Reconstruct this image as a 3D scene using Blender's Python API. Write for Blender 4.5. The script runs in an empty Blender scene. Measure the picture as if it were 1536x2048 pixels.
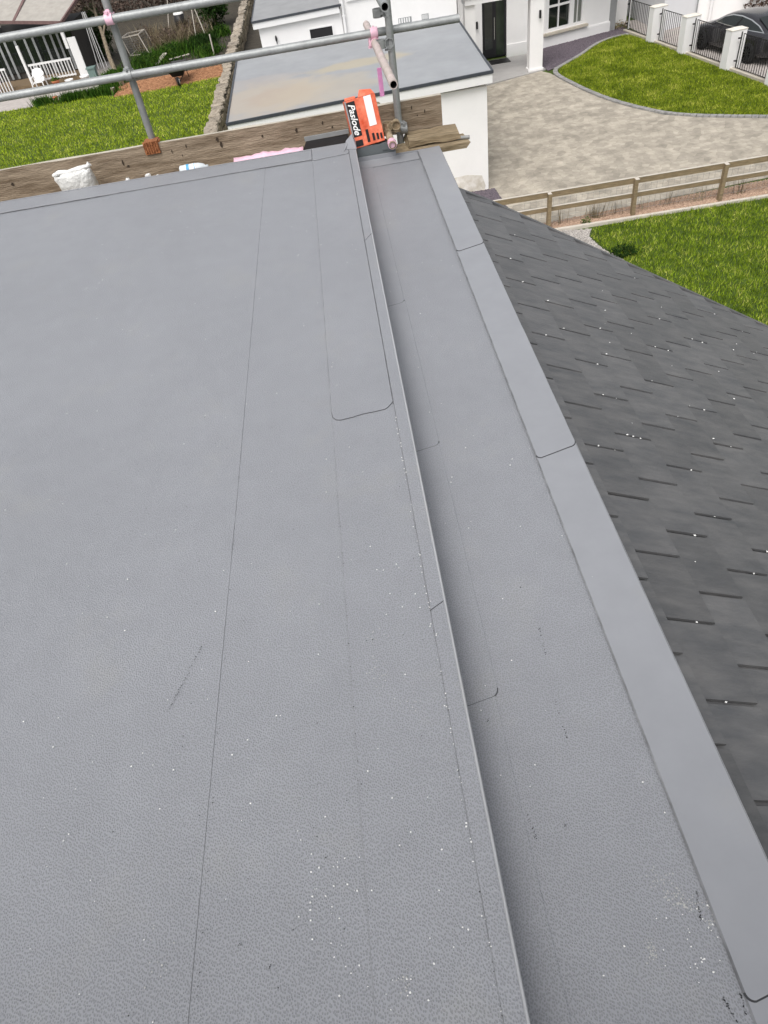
import bpy, math, random
import numpy as np
from mathutils import Vector, Matrix
R = math.radians
random.seed(7); rng = np.random.default_rng(7)
SC = bpy.context.scene
COL = SC.collection

# ------------------------------------------------------------------ camera
CAM_POS = Vector((0, 0, 8.3))
F_PX, YAW, PITCH, ROLL = 1373.8, R(-1.809), R(45.282), R(10.246)
fw = Vector((math.cos(PITCH)*math.sin(YAW), math.cos(PITCH)*math.cos(YAW), -math.sin(PITCH)))
rt = Vector((math.cos(YAW), -math.sin(YAW), 0)); dn = fw.cross(rt)
r2 = math.cos(ROLL)*rt + math.sin(ROLL)*dn
d2 = -math.sin(ROLL)*rt + math.cos(ROLL)*dn
cd = bpy.data.cameras.new('camera'); cam = bpy.data.objects.new('camera', cd); COL.objects.link(cam)
cam.matrix_world = Matrix((( r2.x, -d2.x, -fw.x, CAM_POS.x), (r2.y, -d2.y, -fw.y, CAM_POS.y), (r2.z, -d2.z, -fw.z, CAM_POS.z), (0, 0, 0, 1)))
cd.sensor_fit = 'VERTICAL'; cd.sensor_height = 36.0; cd.lens = F_PX/2048*36.0
cd.clip_start = .05; cd.clip_end = 1500
SC.camera = cam

# ------------------------------------------------------------------ sky, sun, exposure
SUN_EL, SUN_AZ = R(58), R(205)          # azimuth from +Y, clockwise: behind the camera, to the left
wd = bpy.data.worlds.new('World'); SC.world = wd; wd.use_nodes = True
nt = wd.node_tree; bg = nt.nodes['Background']
sky = nt.nodes.new('ShaderNodeTexSky'); sky.sky_type = 'NISHITA'; sky.sun_disc = False
sky.sun_elevation = SUN_EL; sky.sun_rotation = SUN_AZ; sky.air_density = 1.0; sky.dust_density = 4.0
hs = nt.nodes.new('ShaderNodeHueSaturation'); hs.inputs['Saturation'].default_value = .22
nt.links.new(sky.outputs[0], hs.inputs['Color']); nt.links.new(hs.outputs[0], bg.inputs[0])
bg.inputs[1].default_value = .145
sd = bpy.data.lights.new('sun', 'SUN'); sd.energy = 1.2; sd.angle = R(40); sd.color = (1, .985, .965)
sun = bpy.data.objects.new('sun', sd); COL.objects.link(sun)
sv = Vector((math.sin(SUN_AZ)*math.cos(SUN_EL), math.cos(SUN_AZ)*math.cos(SUN_EL), math.sin(SUN_EL)))
sun.rotation_euler = sv.to_track_quat('Z', 'Y').to_euler(); sun.location = sv*60
vs = SC.view_settings; vs.view_transform = 'Standard'; vs.look = 'None'; vs.gamma = 1; vs.exposure = 0.42; vs.use_curve_mapping = False

# ------------------------------------------------------------------ materials
def nodes(name):
    m = bpy.data.materials.new(name); m.use_nodes = True
    t = m.node_tree; return m, t, t.nodes['Principled BSDF']
def N(t, kind, **kw):
    n = t.nodes.new('ShaderNode'+kind)
    for k, v in kw.items():
        if k in n.inputs: n.inputs[k].default_value = v
        else: setattr(n, k, v)
    return n
def c4(c): return (c[0], c[1], c[2], 1)
def sc(c, f): return tuple(min(1, x*f) for x in c)
def M(name, col, rough=.7, var=.12, scale=6, bump=0, bscale=60, metal=0, spec=.4, col2=None, stretch=None, rnd=0, fine=0, fscale=90):
    m, t, b = nodes(name); L = t.links.new
    g = N(t, 'NewGeometry'); vec = g.outputs['Position']
    if stretch:
        mp = N(t, 'Mapping'); mp.inputs['Scale'].default_value = stretch; L(vec, mp.inputs[0]); vec = mp.outputs[0]
    nz = N(t, 'TexNoise', Scale=scale, Detail=6.0, Roughness=.6); L(vec, nz.inputs['Vector'])
    rp = N(t, 'ValToRGB'); rp.color_ramp.elements[0].position = .3; rp.color_ramp.elements[1].position = .7
    rp.color_ramp.elements[0].color = c4(sc(col, 1-var)); rp.color_ramp.elements[1].color = c4(col2 if col2 else sc(col, 1+var))
    L(nz.outputs['Fac'], rp.inputs[0]); out = rp.outputs[0]
    if fine:
        n2 = N(t, 'TexNoise', Scale=fscale, Detail=3.0); L(vec, n2.inputs['Vector'])
        mr = N(t, 'MapRange'); mr.inputs[1].default_value = .25; mr.inputs[2].default_value = .75; mr.inputs[3].default_value = 1-fine; mr.inputs[4].default_value = 1+fine
        L(n2.outputs['Fac'], mr.inputs[0])
        vm = N(t, 'VectorMath', operation='SCALE'); L(out, vm.inputs[0]); L(mr.outputs[0], vm.inputs['Scale']); out = vm.outputs[0]
    if rnd:
        oi = N(t, 'ObjectInfo'); mr = N(t, 'MapRange'); mr.inputs[3].default_value = 1-rnd; mr.inputs[4].default_value = 1+rnd
        L(oi.outputs['Random'], mr.inputs[0])
        vm = N(t, 'VectorMath', operation='SCALE'); L(out, vm.inputs[0]); L(mr.outputs[0], vm.inputs['Scale']); out = vm.outputs[0]
    L(out, b.inputs['Base Color'])
    b.inputs['Roughness'].default_value = rough; b.inputs['Metallic'].default_value = metal
    b.inputs['Specular IOR Level'].default_value = spec
    if bump:
        n3 = N(t, 'TexNoise', Scale=bscale, Detail=5.0); L(vec, n3.inputs['Vector'])
        bp = N(t, 'Bump', Strength=bump, Distance=.02); L(n3.outputs['Fac'], bp.inputs['Height']); L(bp.outputs[0], b.inputs['Normal'])
    return m

def membrane(name, col, pits):
    m, t, b = nodes(name); L = t.links.new
    g = N(t, 'NewGeometry'); P = g.outputs['Position']
    n1 = N(t, 'TexNoise', Scale=1.3, Detail=4.0); L(P, n1.inputs['Vector'])
    n2 = N(t, 'TexNoise', Scale=9.0, Detail=8.0, Roughness=.65); L(P, n2.inputs['Vector'])
    a = N(t, 'MapRange'); a.inputs[1].default_value = .3; a.inputs[2].default_value = .7; a.inputs[3].default_value = .97; a.inputs[4].default_value = 1.03; L(n1.outputs['Fac'], a.inputs[0])
    c = N(t, 'MapRange'); c.inputs[1].default_value = .3; c.inputs[2].default_value = .75; c.inputs[3].default_value = .955; c.inputs[4].default_value = 1.045; L(n2.outputs['Fac'], c.inputs[0])
    mu = N(t, 'Math', operation='MULTIPLY'); L(a.outputs[0], mu.inputs[0]); L(c.outputs[0], mu.inputs[1]); fac = mu.outputs[0]
    # dusty wash left by rain
    n4 = N(t, 'TexNoise', Scale=2.6, Detail=7.0, Roughness=.7); L(P, n4.inputs['Vector'])
    d = N(t, 'MapRange'); d.inputs[1].default_value = .55; d.inputs[2].default_value = .8; L(n4.outputs['Fac'], d.inputs[0])
    mx = N(t, 'Mix', data_type='RGBA'); mx.inputs[6].default_value = c4(col); mx.inputs[7].default_value = c4((col[0]*1.07, col[1]*1.05, col[2]*.99)); L(d.outputs[0], mx.inputs[0])
    vm = N(t, 'VectorMath', operation='SCALE'); L(mx.outputs[2], vm.inputs[0]); L(fac, vm.inputs['Scale'])
    L(vm.outputs[0], b.inputs['Base Color'])
    b.inputs['Roughness'].default_value = .4; b.inputs['Specular IOR Level'].default_value = .6
    uw = N(t, 'TexNoise', Scale=4.0, Detail=3.0); L(P, uw.inputs['Vector'])
    ub = N(t, 'Bump', Strength=.09, Distance=.02); L(uw.outputs['Fac'], ub.inputs['Height']); L(ub.outputs[0], b.inputs['Normal'])
    if pits:
        w = N(t, 'TexNoise', Scale=60.0, Detail=2.0); L(P, w.inputs['Vector'])
        va = N(t, 'VectorMath', operation='SCALE'); va.inputs['Scale'].default_value = .003; L(w.outputs['Color'], va.inputs[0])
        ad = N(t, 'VectorMath', operation='ADD'); L(P, ad.inputs[0]); L(va.outputs[0], ad.inputs[1])
        mp = N(t, 'Mapping'); mp.inputs['Scale'].default_value = (1.2, .85, 1); mp.inputs['Rotation'].default_value = (0, 0, .4); L(ad.outputs[0], mp.inputs[0])
        vo = N(t, 'TexVoronoi', Scale=165.0, Randomness=.78); vo.feature = 'F1'; vo.voronoi_dimensions = '2D'; L(mp.outputs[0], vo.inputs['Vector'])
        h = N(t, 'MapRange', interpolation_type='SMOOTHSTEP'); h.inputs[1].default_value = .16; h.inputs[2].default_value = .50; L(vo.outputs['Distance'], h.inputs[0])
        bp = N(t, 'Bump', Strength=.45, Distance=.002); L(h.outputs[0], bp.inputs['Height']); L(ub.outputs[0], bp.inputs['Normal']); L(bp.outputs[0], b.inputs['Normal'])
        # shade of the embossed pits painted into the base colour
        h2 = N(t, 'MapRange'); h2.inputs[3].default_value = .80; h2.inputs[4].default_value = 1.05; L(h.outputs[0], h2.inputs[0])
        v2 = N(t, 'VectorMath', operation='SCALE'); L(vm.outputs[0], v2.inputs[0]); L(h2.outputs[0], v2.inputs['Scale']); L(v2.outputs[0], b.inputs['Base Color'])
    return m

def grass_mat(name, dark, light, straw, patch=1.2):
    m, t, b = nodes(name); L = t.links.new
    g = N(t, 'NewGeometry'); P = g.outputs['Position']
    n1 = N(t, 'TexNoise', Scale=patch, Detail=6.0, Roughness=.65); L(P, n1.inputs['Vector'])
    at = N(t, 'Attribute', attribute_name='rnd')
    ad = N(t, 'Math', operation='MULTIPLY_ADD'); ad.inputs[1].default_value = .45; L(at.outputs['Fac'], ad.inputs[0])
    sb = N(t, 'Math', operation='SUBTRACT'); sb.inputs[1].default_value = .22; L(n1.outputs['Fac'], sb.inputs[0]); L(sb.outputs[0], ad.inputs[2])
    rp = N(t, 'ValToRGB'); e = rp.color_ramp.elements
    e[0].position = .25; e[0].color = c4(dark); e[1].position = .62; e[1].color = c4(light)
    e2 = e.new(.82); e2.color = c4(straw)
    L(ad.outputs[0], rp.inputs[0]); L(rp.outputs[0], b.inputs['Base Color'])
    b.inputs['Roughness'].default_value = .75; b.inputs['Specular IOR Level'].default_value = .08
    return m

MAT = {}
MAT['mem'] = membrane('membrane_embossed', (.262, .268, .286), True)
MAT['mem_s'] = membrane('membrane_smooth', (.270, .276, .293), False)
MAT['lip'] = membrane('lip_highlight', (.36, .365, .375), False)  # paler than the sheets: sky highlight on the lip painted in
MAT['core'] = M('lap_shade_dirt', (.055, .056, .06), .8)  # edge shadow and dirt at the laps, painted as near-black sheet sides
MAT['shade_dirt_l'] = M('edge_shade_dirt', (.18, .182, .19), .7, .35, 9, col2=(.29, .295, .305))  # paler version for long seams, edge shadow and dirt painted in
MAT['slate'] = M('slate', (.100, .102, .107), .42, .2, 5, bump=.16, bscale=35, rnd=.11, stretch=(1, 3, 1), col2=(.136, .133, .132), fine=.08, fscale=14, spec=.35)
MAT['batten'] = M('roof_underlay', (.02, .02, .02), .9)
MAT['render'] = M('white_render', (.80, .785, .77), .85, .03, 1.4, bump=.15, bscale=120, fine=.02)
MAT['render2'] = M('grey_white_render', (.66, .66, .67), .85, .04, 1.0, bump=.1, bscale=100)
MAT['upvc'] = M('white_plastic', (.78, .77, .76), .35, .02, 3)
MAT['black'] = M('black_paint', (.012, .012, .014), .3, .1)
MAT['trim'] = M('dark_roof_trim', (.05, .055, .065), .5, .15)
MAT['glass'] = M('dark_glass', (.012, .016, .014), .05, .3, 1.5, spec=.6)
MAT['grp'] = M('grey_flat_roof', (.30, .308, .318), .75, .08, 1.2, bump=.05, bscale=8, spec=.25)
MAT['grp2'] = M('grey_flat_roof_back', (.28, .28, .28), .5, .12, 2, bump=.1, bscale=8)
MAT['paving'] = M('beige_paving', (.32, .285, .23), .85, .16, 1.6, bump=.4, bscale=14, col2=(.455, .405, .33), fine=.10, fscale=7)
MAT['slab'] = M('grey_slab', (.36, .345, .33), .8, .08, 2, bump=.1, fine=.05)
MAT['setts'] = M('grey_setts', (.27, .262, .25), .85, .2, 5, bump=.3, fine=.15, fscale=10)
MAT['soil'] = M('soil', (.05, .042, .03), .95, .4, 3, bump=.8, bscale=20)
MAT['turfbase'] = M('turf_soil', (.05, .08, .008), .95, .3, 4)
MAT['timber'] = M('fence_timber', (.24, .18, .105), .85, .25, 5, bump=.3, bscale=50, stretch=(1, 6, 6), fine=.1)
MAT['timber_top'] = M('pale_timber', (.55, .50, .43), .85, .12, 5, stretch=(1, 6, 6))
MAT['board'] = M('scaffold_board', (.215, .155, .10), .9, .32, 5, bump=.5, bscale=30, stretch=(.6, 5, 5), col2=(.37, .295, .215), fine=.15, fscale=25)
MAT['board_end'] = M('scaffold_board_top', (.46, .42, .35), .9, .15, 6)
MAT['board_worn'] = M('worn_board', (.28, .205, .115), .9, .35, 9, bump=.7, bscale=40, stretch=(.5, 5, 5), col2=(.43, .34, .22), fine=.25, fscale=30)
MAT['galv'] = M('galvanised_steel', (.34, .35, .345), .5, .16, 9, metal=.35, bump=.12, bscale=70, stretch=(1, 1, 1), fine=.08, fscale=60)
MAT['galv_d'] = M('dull_steel', (.27, .275, .27), .55, .2, 9, metal=.3, bump=.15, bscale=50)
MAT['tube_cream'] = M('painted_tube', (.50, .44, .38), .6, .15, 12, col2=(.62, .50, .49), bump=.15, bscale=60)
MAT['tube_rust'] = M('weathered_tube', (.30, .22, .12), .8, .4, 14, col2=(.50, .40, .27), bump=.4, bscale=60)
MAT['hollow'] = M('tube_inside', (.01, .01, .01), .9)
MAT['pink'] = M('pink_paint', (.62, .25, .46), .6, .15, 20)
MAT['pink_l'] = M('pale_pink_plastic', (.80, .50, .60), .5, .15, 14)
MAT['rust'] = M('rusty_clamp', (.30, .095, .03), .9, .45, 40, bump=.6, bscale=90, col2=(.42, .17, .07))
MAT['orange'] = M('orange_card', (.66, .075, .02), .6, .15, 12, col2=(.92, .26, .15), fine=.12, fscale=40)
MAT['ink'] = M('black_print', (.012, .011, .012), .5)
MAT['white'] = M('white_print', (.85, .84, .82), .6, .05)
MAT['white_d'] = M('white_plastic_bag', (.74, .73, .70), .5, .14, 12, bump=.9, bscale=22)
MAT['blue'] = M('blue_label', (.10, .35, .62), .5)
MAT['greypl'] = M('grey_gutter_plastic', (.13, .145, .15), .45, .1, 5)
MAT['stone'] = M('rubble_stone', (.20, .155, .105), .95, .35, 8, bump=.9, bscale=18, rnd=.22, col2=(.31, .255, .18))
MAT['stone_top'] = M('coping_stone', (.31, .265, .21), .95, .3, 8, bump=.9, bscale=18, rnd=.2)
MAT['bark'] = M('orange_bark', (.30, .125, .055), .95, .45, 6, bump=.8, bscale=25, col2=(.44, .23, .12), fine=.2, fscale=20)
MAT['path'] = M('pale_path', (.42, .38, .35), .9, .12, 3, bump=.3, fine=.08)
MAT['terracotta'] = M('terracotta', (.45, .15, .07), .8, .15)
MAT['felt'] = M('roof_felt', (.36, .335, .30), .95, .12, 3, bump=.3, bscale=60, fine=.08)
MAT['felt_d'] = M('felt_strip', (.16, .10, .095), .95, .2, 6)
MAT['shedwood'] = M('dark_shed_wood', (.05, .045, .04), .8, .25, 4, stretch=(8, 8, 1))
MAT['greypaint'] = M('grey_paint', (.28, .29, .29), .6, .15)
MAT['deck'] = M('deck_boards', (.17, .12, .07), .9, .3, 6, stretch=(1, 8, 1))
MAT['leaf_d'] = grass_mat('dark_leaf', (.006, .016, .003), (.02, .05, .008), (.05, .08, .02), 2)
MAT['leaf_m'] = grass_mat('mid_leaf', (.015, .045, .004), (.05, .12, .012), (.12, .17, .03), 2)
MAT['leaf_dry'] = grass_mat('dry_stem', (.10, .075, .045), (.26, .21, .13), (.42, .36, .25), 2)
MAT['twig'] = grass_mat('twig', (.05, .035, .03), (.14, .10, .08), (.22, .17, .14), 2)
MAT['turf1'] = grass_mat('turf_right', (.048, .085, .006), (.235, .335, .018), (.56, .55, .14), 1.9)
MAT['turf2'] = grass_mat('turf_front', (.065, .095, .008), (.25, .325, .018), (.56, .54, .11), 1.1)
MAT['turf3'] = grass_mat('turf_left', (.12, .17, .010), (.34, .45, .025), (.62, .60, .14), .9)
MAT['pebble_p'] = M('pink_pebbles', (.33, .195, .125), .8, .5, 30, col2=(.56, .40, .29))
MAT['pebble_w'] = M('pale_pebbles', (.30, .275, .25), .8, .4, 30, col2=(.55, .51, .47))
MAT['chip'] = M('purple_slate_chips', (.075, .06, .075), .7, .35, 25, col2=(.16, .13, .15))
MAT['wall_h'] = M('own_wall', (.6, .58, .55), .9, .05, 2)
MAT['carpaint'] = M('car_paint', (.022, .021, .024), .18, .1, 3, spec=.7)
MAT['chrome'] = M('chrome', (.7, .7, .68), .18, .05, metal=.9)
MAT['tyre'] = M('rubber', (.012, .012, .012), .85, .2)
MAT['alloy'] = M('dark_alloy', (.10, .10, .105), .3, .1, metal=.8)
MAT['tail'] = M('red_lens', (.30, .01, .015), .2)
MAT['stain'] = M('damp_stain', (.62, .55, .43), .9, .25, 4, col2=(.78, .75, .71))
MAT['cream'] = M('cream_stone', (.50, .45, .37), .85, .1, 4)
MAT['chalk'] = M('chalk', (.42, .415, .40), .9, .15, 40)
MAT['capstone'] = M('cap_render', (.66, .62, .55), .85, .08, 4)
MAT['dirt'] = M('dirt', (.03, .03, .032), .9)
MAT['teal'] = M('faded_green_plastic', (.16, .23, .21), .6)

# stains on the grey neighbouring roof: long-standing silt patches
def stain_grp():
    m = MAT['grp']; t = m.node_tree; b = t.nodes['Principled BSDF']; L = t.links.new
    src = b.inputs['Base Color'].links[0].from_socket
    P = N(t, 'NewGeometry').outputs['Position']
    for (cx_, cy_, rx, ry, colr, amt) in ((-1.55, 22.6, 1.0, .95, (.27, .20, .18), .85), (-1.9, 22.6, 1.9, 1.9, (.40, .345, .28), .75), (-.3, 22.3, 1.7, 1.5, (.40, .35, .28), .6), (.9, 24.4, 1.6, .55, (.42, .36, .25), .65), (-2.4, 24.6, 1.6, .6, (.36, .32, .29), .45)):
        mp = N(t, 'Mapping'); mp.inputs['Location'].default_value = (-cx_/rx, -cy_/ry, 0); mp.inputs['Scale'].default_value = (1/rx, 1/ry, 0); L(P, mp.inputs[0])
        ln = N(t, 'VectorMath', operation='LENGTH'); L(mp.outputs[0], ln.inputs[0])
        nz = N(t, 'TexNoise', Scale=1.7, Detail=6.0); L(P, nz.inputs['Vector'])
        ad = N(t, 'Math', operation='MULTIPLY_ADD'); ad.inputs[1].default_value = 1.1; L(nz.outputs['Fac'], ad.inputs[0]); L(ln.outputs['Value'], ad.inputs[2])
        mr = N(t, 'MapRange', interpolation_type='SMOOTHSTEP'); mr.inputs[1].default_value = 1.75; mr.inputs[2].default_value = 1.15; mr.inputs[3].default_value = 0; mr.inputs[4].default_value = amt; L(ad.outputs[0], mr.inputs[0])
        mx = N(t, 'Mix', data_type='RGBA'); mx.inputs[7].default_value = c4(colr); L(mr.outputs[0], mx.inputs[0]); L(src, mx.inputs[6]); src = mx.outputs[2]
    L(src, b.inputs['Base Color'])
stain_grp()
def pave():
    m = MAT['paving']; t = m.node_tree; b = t.nodes['Principled BSDF']; L = t.links.new
    src = b.inputs['Base Color'].links[0].from_socket; P = N(t, 'NewGeometry').outputs['Position']
    vo = N(t, 'TexVoronoi', Scale=4.6, Randomness=.8); vo.voronoi_dimensions = '2D'; L(P, vo.inputs['Vector'])
    bw_ = N(t, 'RGBToBW'); L(vo.outputs['Color'], bw_.inputs[0])
    mr = N(t, 'MapRange'); mr.inputs[1].default_value = .2; mr.inputs[2].default_value = .8; mr.inputs[3].default_value = .86; mr.inputs[4].default_value = 1.12; L(bw_.outputs[0], mr.inputs[0])
    vm = N(t, 'VectorMath', operation='SCALE'); L(src, vm.inputs[0]); L(mr.outputs[0], vm.inputs['Scale'])
    v2 = N(t, 'TexVoronoi', Scale=4.6, Randomness=.8); v2.voronoi_dimensions = '2D'; v2.feature = 'DISTANCE_TO_EDGE'; L(P, v2.inputs['Vector'])
    m2 = N(t, 'MapRange'); m2.inputs[2].default_value = .06; m2.inputs[3].default_value = .84; m2.inputs[4].default_value = 1; L(v2.outputs['Distance'], m2.inputs[0])
    vm2 = N(t, 'VectorMath', operation='SCALE'); L(vm.outputs[0], vm2.inputs[0]); L(m2.outputs[0], vm2.inputs['Scale']); L(vm2.outputs[0], b.inputs['Base Color'])
pave()

# ------------------------------------------------------------------ object helpers
WORLD = {}
def link(o, parent=None, at=(0, 0, 0)):
    COL.objects.link(o); at = Vector(at)
    if parent is not None:
        o.parent = parent; o.location = at - WORLD[parent.name]
    else: o.location = at
    WORLD[o.name] = at.copy()
    return o
def tag(o, label=None, cat=None, group=None, kind=None):
    if label: o['label'] = label
    if cat: o['category'] = cat
    if group: o['group'] = group
    if kind: o['kind'] = kind
    return o
def empty(name, loc, label, cat, group=None):
    o = bpy.data.objects.new(name, None); o.empty_display_size = .2; link(o, None, loc)
    return tag(o, label, cat, group)

class MB:
    def __init__(s): s.v = []; s.f = []; s.sm = []; s.mi = []
    def add(s, vs, fs, smooth=False, mi=0):
        k = len(s.v); s.v += [tuple(p) for p in vs]
        for f in fs: s.f.append(tuple(i+k for i in f)); s.sm.append(smooth); s.mi.append(mi)
        return s
    def box(s, x0, x1, y0, y1, z0, z1, mi=0):
        return s.add([(x0,y0,z0),(x1,y0,z0),(x1,y1,z0),(x0,y1,z0),(x0,y0,z1),(x1,y0,z1),(x1,y1,z1),(x0,y1,z1)],
                     [(0,3,2,1),(4,5,6,7),(0,1,5,4),(1,2,6,5),(2,3,7,6),(3,0,4,7)], False, mi)
    def bar(s, a, b, w, h, up=(0,0,1), mi=0, taper=1):
        a = Vector(a); b = Vector(b); d = (b-a).normalized(); u = Vector(up)
        if abs(d.dot(u)) > .98: u = Vector((1,0,0))
        x = d.cross(u).normalized(); y = x.cross(d).normalized(); vs = []
        for p, k in ((a, 1), (b, taper)):
            for sx, sy in ((-1,-1),(1,-1),(1,1),(-1,1)): vs.append(p + x*sx*w/2*k + y*sy*h/2*k)
        return s.add(vs, [(0,1,2,3),(7,6,5,4),(0,4,5,1),(1,5,6,2),(2,6,7,3),(3,7,4,0)], False, mi)
    def tube(s, pts, r, n=14, cap=True, mi=0):
        pts = [Vector(p) for p in pts]; rs = r if isinstance(r, (list, tuple)) else [r]*len(pts)
        rings = []; ref = None
        for i, p in enumerate(pts):
            d = (pts[min(i+1, len(pts)-1)] - pts[max(i-1, 0)]).normalized()
            if ref is None:
                ref = Vector((0,0,1)) if abs(d.z) < .9 else Vector((1,0,0))
            x = d.cross(ref).normalized(); y = d.cross(x).normalized(); ref = x.cross(d)
            rings.append([p + (x*math.cos(2*math.pi*k/n) + y*math.sin(2*math.pi*k/n))*rs[i] for k in range(n)])
        vs = [v for rg in rings for v in rg]; fs = []
        for i in range(len(rings)-1):
            for k in range(n): fs.append((i*n+k, i*n+(k+1) % n, (i+1)*n+(k+1) % n, (i+1)*n+k))
        s.add(vs, fs, True, mi)
        if cap: s.add(rings[0], [tuple(range(n))[::-1]], False, mi); s.add(rings[-1], [tuple(range(n))], False, mi)
        return s
    def pipe(s, a, b, r, wall=.006, n=18, depth=.25, mi=0, mi_in=1):
        """open-ended tube: outer skin, rim and dark bore at both ends"""
        a = Vector(a); b = Vector(b); d = (b-a).normalized(); ref = Vector((0,0,1)) if abs(d.z) < .9 else Vector((1,0,0))
        x = d.cross(ref).normalized(); y = d.cross(x).normalized()
        def ring(p, q): return [p + (x*math.cos(2*math.pi*k/n) + y*math.sin(2*math.pi*k/n))*q for k in range(n)]
        A = ring(a, r) + ring(b, r); s.add(A, [(k, (k+1) % n, n+(k+1) % n, n+k) for k in range(n)], True, mi)
        for p, q in ((a, 1), (b, -1)):
            V = ring(p, r) + ring(p, r-wall) + ring(p + d*q*depth, r-wall)
            s.add(V, [(k, (k+1) % n, n+(k+1) % n, n+k) for k in range(n)], False, mi)
            s.add(V, [(n+k, n+(k+1) % n, 2*n+(k+1) % n, 2*n+k) for k in range(n)] + [tuple(range(2*n, 3*n))], False, mi_in)
        return s
    def prism(s, poly, z0, z1, mi=0, mside=None, bottom=True):
        n = len(poly); ar = sum(poly[i][0]*poly[(i+1) % n][1]-poly[(i+1) % n][0]*poly[i][1] for i in range(n))
        if ar < 0: poly = poly[::-1]
        vs = [(p[0], p[1], z0) for p in poly] + [(p[0], p[1], z1) for p in poly]
        s.add(vs, [tuple(range(n, 2*n))], False, mi)
        if bottom: s.add(vs, [tuple(range(n))[::-1]], False, mi)
        s.add(vs, [(i, (i+1) % n, n+(i+1) % n, n+i) for i in range(n)], False, mi if mside is None else mside)
        return s
    def plate(s, pts, th, mi=0):
        """planar 3-D polygon given a thickness along its normal"""
        P = [Vector(p) for p in pts]; n = len(P); nm = Vector((0,0,0))
        for i in range(n): nm += P[i].cross(P[(i+1) % n])
        nm.normalize(); Q = [p - nm*th for p in P]
        return s.add(P+Q, [tuple(range(n)), tuple(range(n, 2*n))[::-1]] + [(i, n+i, n+(i+1) % n, (i+1) % n) for i in range(n)], False, mi)
    def lathe(s, prof, c, n=20, mi=0, axis='z'):
        c = Vector(c); vs = []
        for r, z in prof:
            for k in range(n):
                a = 2*math.pi*k/n; p = (r*math.cos(a), r*math.sin(a), z)
                if axis == 'x': p = (z, r*math.cos(a), r*math.sin(a))
                vs.append(c + Vector(p))
        fs = [(i*n+k, i*n+(k+1) % n, (i+1)*n+(k+1) % n, (i+1)*n+k) for i in range(len(prof)-1) for k in range(n)]
        return s.add(vs, fs, True, mi)
    def blob(s, c, r, n=8, m=6, jit=.15, mi=0, seed=0, smooth=True):
        q = random.Random(seed); vs = []
        for i in range(m+1):
            for k in range(n):
                ph = math.pi*i/m; th = 2*math.pi*k/n; j = 1+q.uniform(-jit, jit) if 0 < i < m else 1
                vs.append((c[0]+r[0]*j*math.sin(ph)*math.cos(th), c[1]+r[1]*j*math.sin(ph)*math.sin(th), c[2]+r[2]*j*math.cos(ph)))
        return s.add(vs, [(i*n+k, (i+1)*n+k, (i+1)*n+(k+1) % n, i*n+(k+1) % n) for i in range(m) for k in range(n)], smooth, mi)
    def mesh(s, name, mats):
        me = bpy.data.meshes.new(name); me.from_pydata(s.v, [], s.f)
        for m in (mats if isinstance(mats, (list, tuple)) else [mats]): me.materials.append(MAT[m] if isinstance(m, str) else m)
        me.polygons.foreach_set('use_smooth', s.sm); me.polygons.foreach_set('material_index', s.mi); me.update()
        return me
    def build(s, name, mats, parent=None, origin=(0,0,0), bevel=0, **kw):
        o = bpy.data.objects.new(name, s.mesh(name, mats)); link(o, parent, origin)
        if bevel:
            b = o.modifiers.new('bevel', 'BEVEL'); b.width = bevel; b.segments = 2; b.limit_method = 'ANGLE'
        return tag(o, **kw)
def inst(name, me, parent, loc, rot=(0,0,0), scale=(1,1,1)):
    o = bpy.data.objects.new(name, me); link(o, parent, loc); o.rotation_euler = rot; o.scale = scale
    return o
def obox(A, B, s0, s1, z0, z1, d0, d1):
    """box on a wall line A-B: along s, up z, d outwards (towards the camera side)"""
    A = Vector((A[0], A[1], 0)); B = Vector((B[0], B[1], 0)); u = (B-A).normalized(); n = Vector((u.y, -u.x, 0))
    P = lambda s_, d_, z_: A + u*s_ + n*d_ + Vector((0,0,z_))
    vs = [P(s0,d1,z0),P(s1,d1,z0),P(s1,d0,z0),P(s0,d0,z0),P(s0,d1,z1),P(s1,d1,z1),P(s1,d0,z1),P(s0,d0,z1)]
    return vs, [(0,3,2,1),(4,5,6,7),(0,1,5,4),(1,2,6,5),(2,3,7,6),(3,0,4,7)]

def inside(poly, x, y):
    p = np.array(poly); n = len(p); r = np.zeros(len(x), bool); j = n-1
    for i in range(n):
        xi, yi = p[i]; xj, yj = p[j]
        r ^= ((yi > y) != (yj > y)) & (x < (xj-xi)*(y-yi)/(yj-yi+1e-12)+xi); j = i
    return r
def scatter(poly, n):
    p = np.array(poly); lo = p.min(0); hi = p.max(0); X = rng.uniform(lo[0], hi[0], n*3); Y = rng.uniform(lo[1], hi[1], n*3)
    k = inside(poly, X, Y); return X[k][:n], Y[k][:n]
def blades(name, x, y, z, h, w, lean, mat, parent=None, **kw):
    """many grass blades (one triangle each) as one mesh with a random value per blade"""
    n = len(x); a = rng.uniform(0, 2*np.pi, n); hh = h*rng.uniform(.5, 1.25, n); ww = w*rng.uniform(.6, 1.3, n)
    la = rng.uniform(0, 2*np.pi, n); ll = lean*rng.uniform(.1, 1, n)*hh
    z = np.broadcast_to(z, (n,))
    V = np.empty((n, 3, 3)); V[:,0] = np.c_[x-np.cos(a)*ww/2, y-np.sin(a)*ww/2, z]; V[:,1] = np.c_[x+np.cos(a)*ww/2, y+np.sin(a)*ww/2, z]
    V[:,2] = np.c_[x+np.cos(la)*ll, y+np.sin(la)*ll, z+hh]
    return trimesh(name, V, np.repeat(rng.random(n), 3), mat, parent, **kw)
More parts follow.
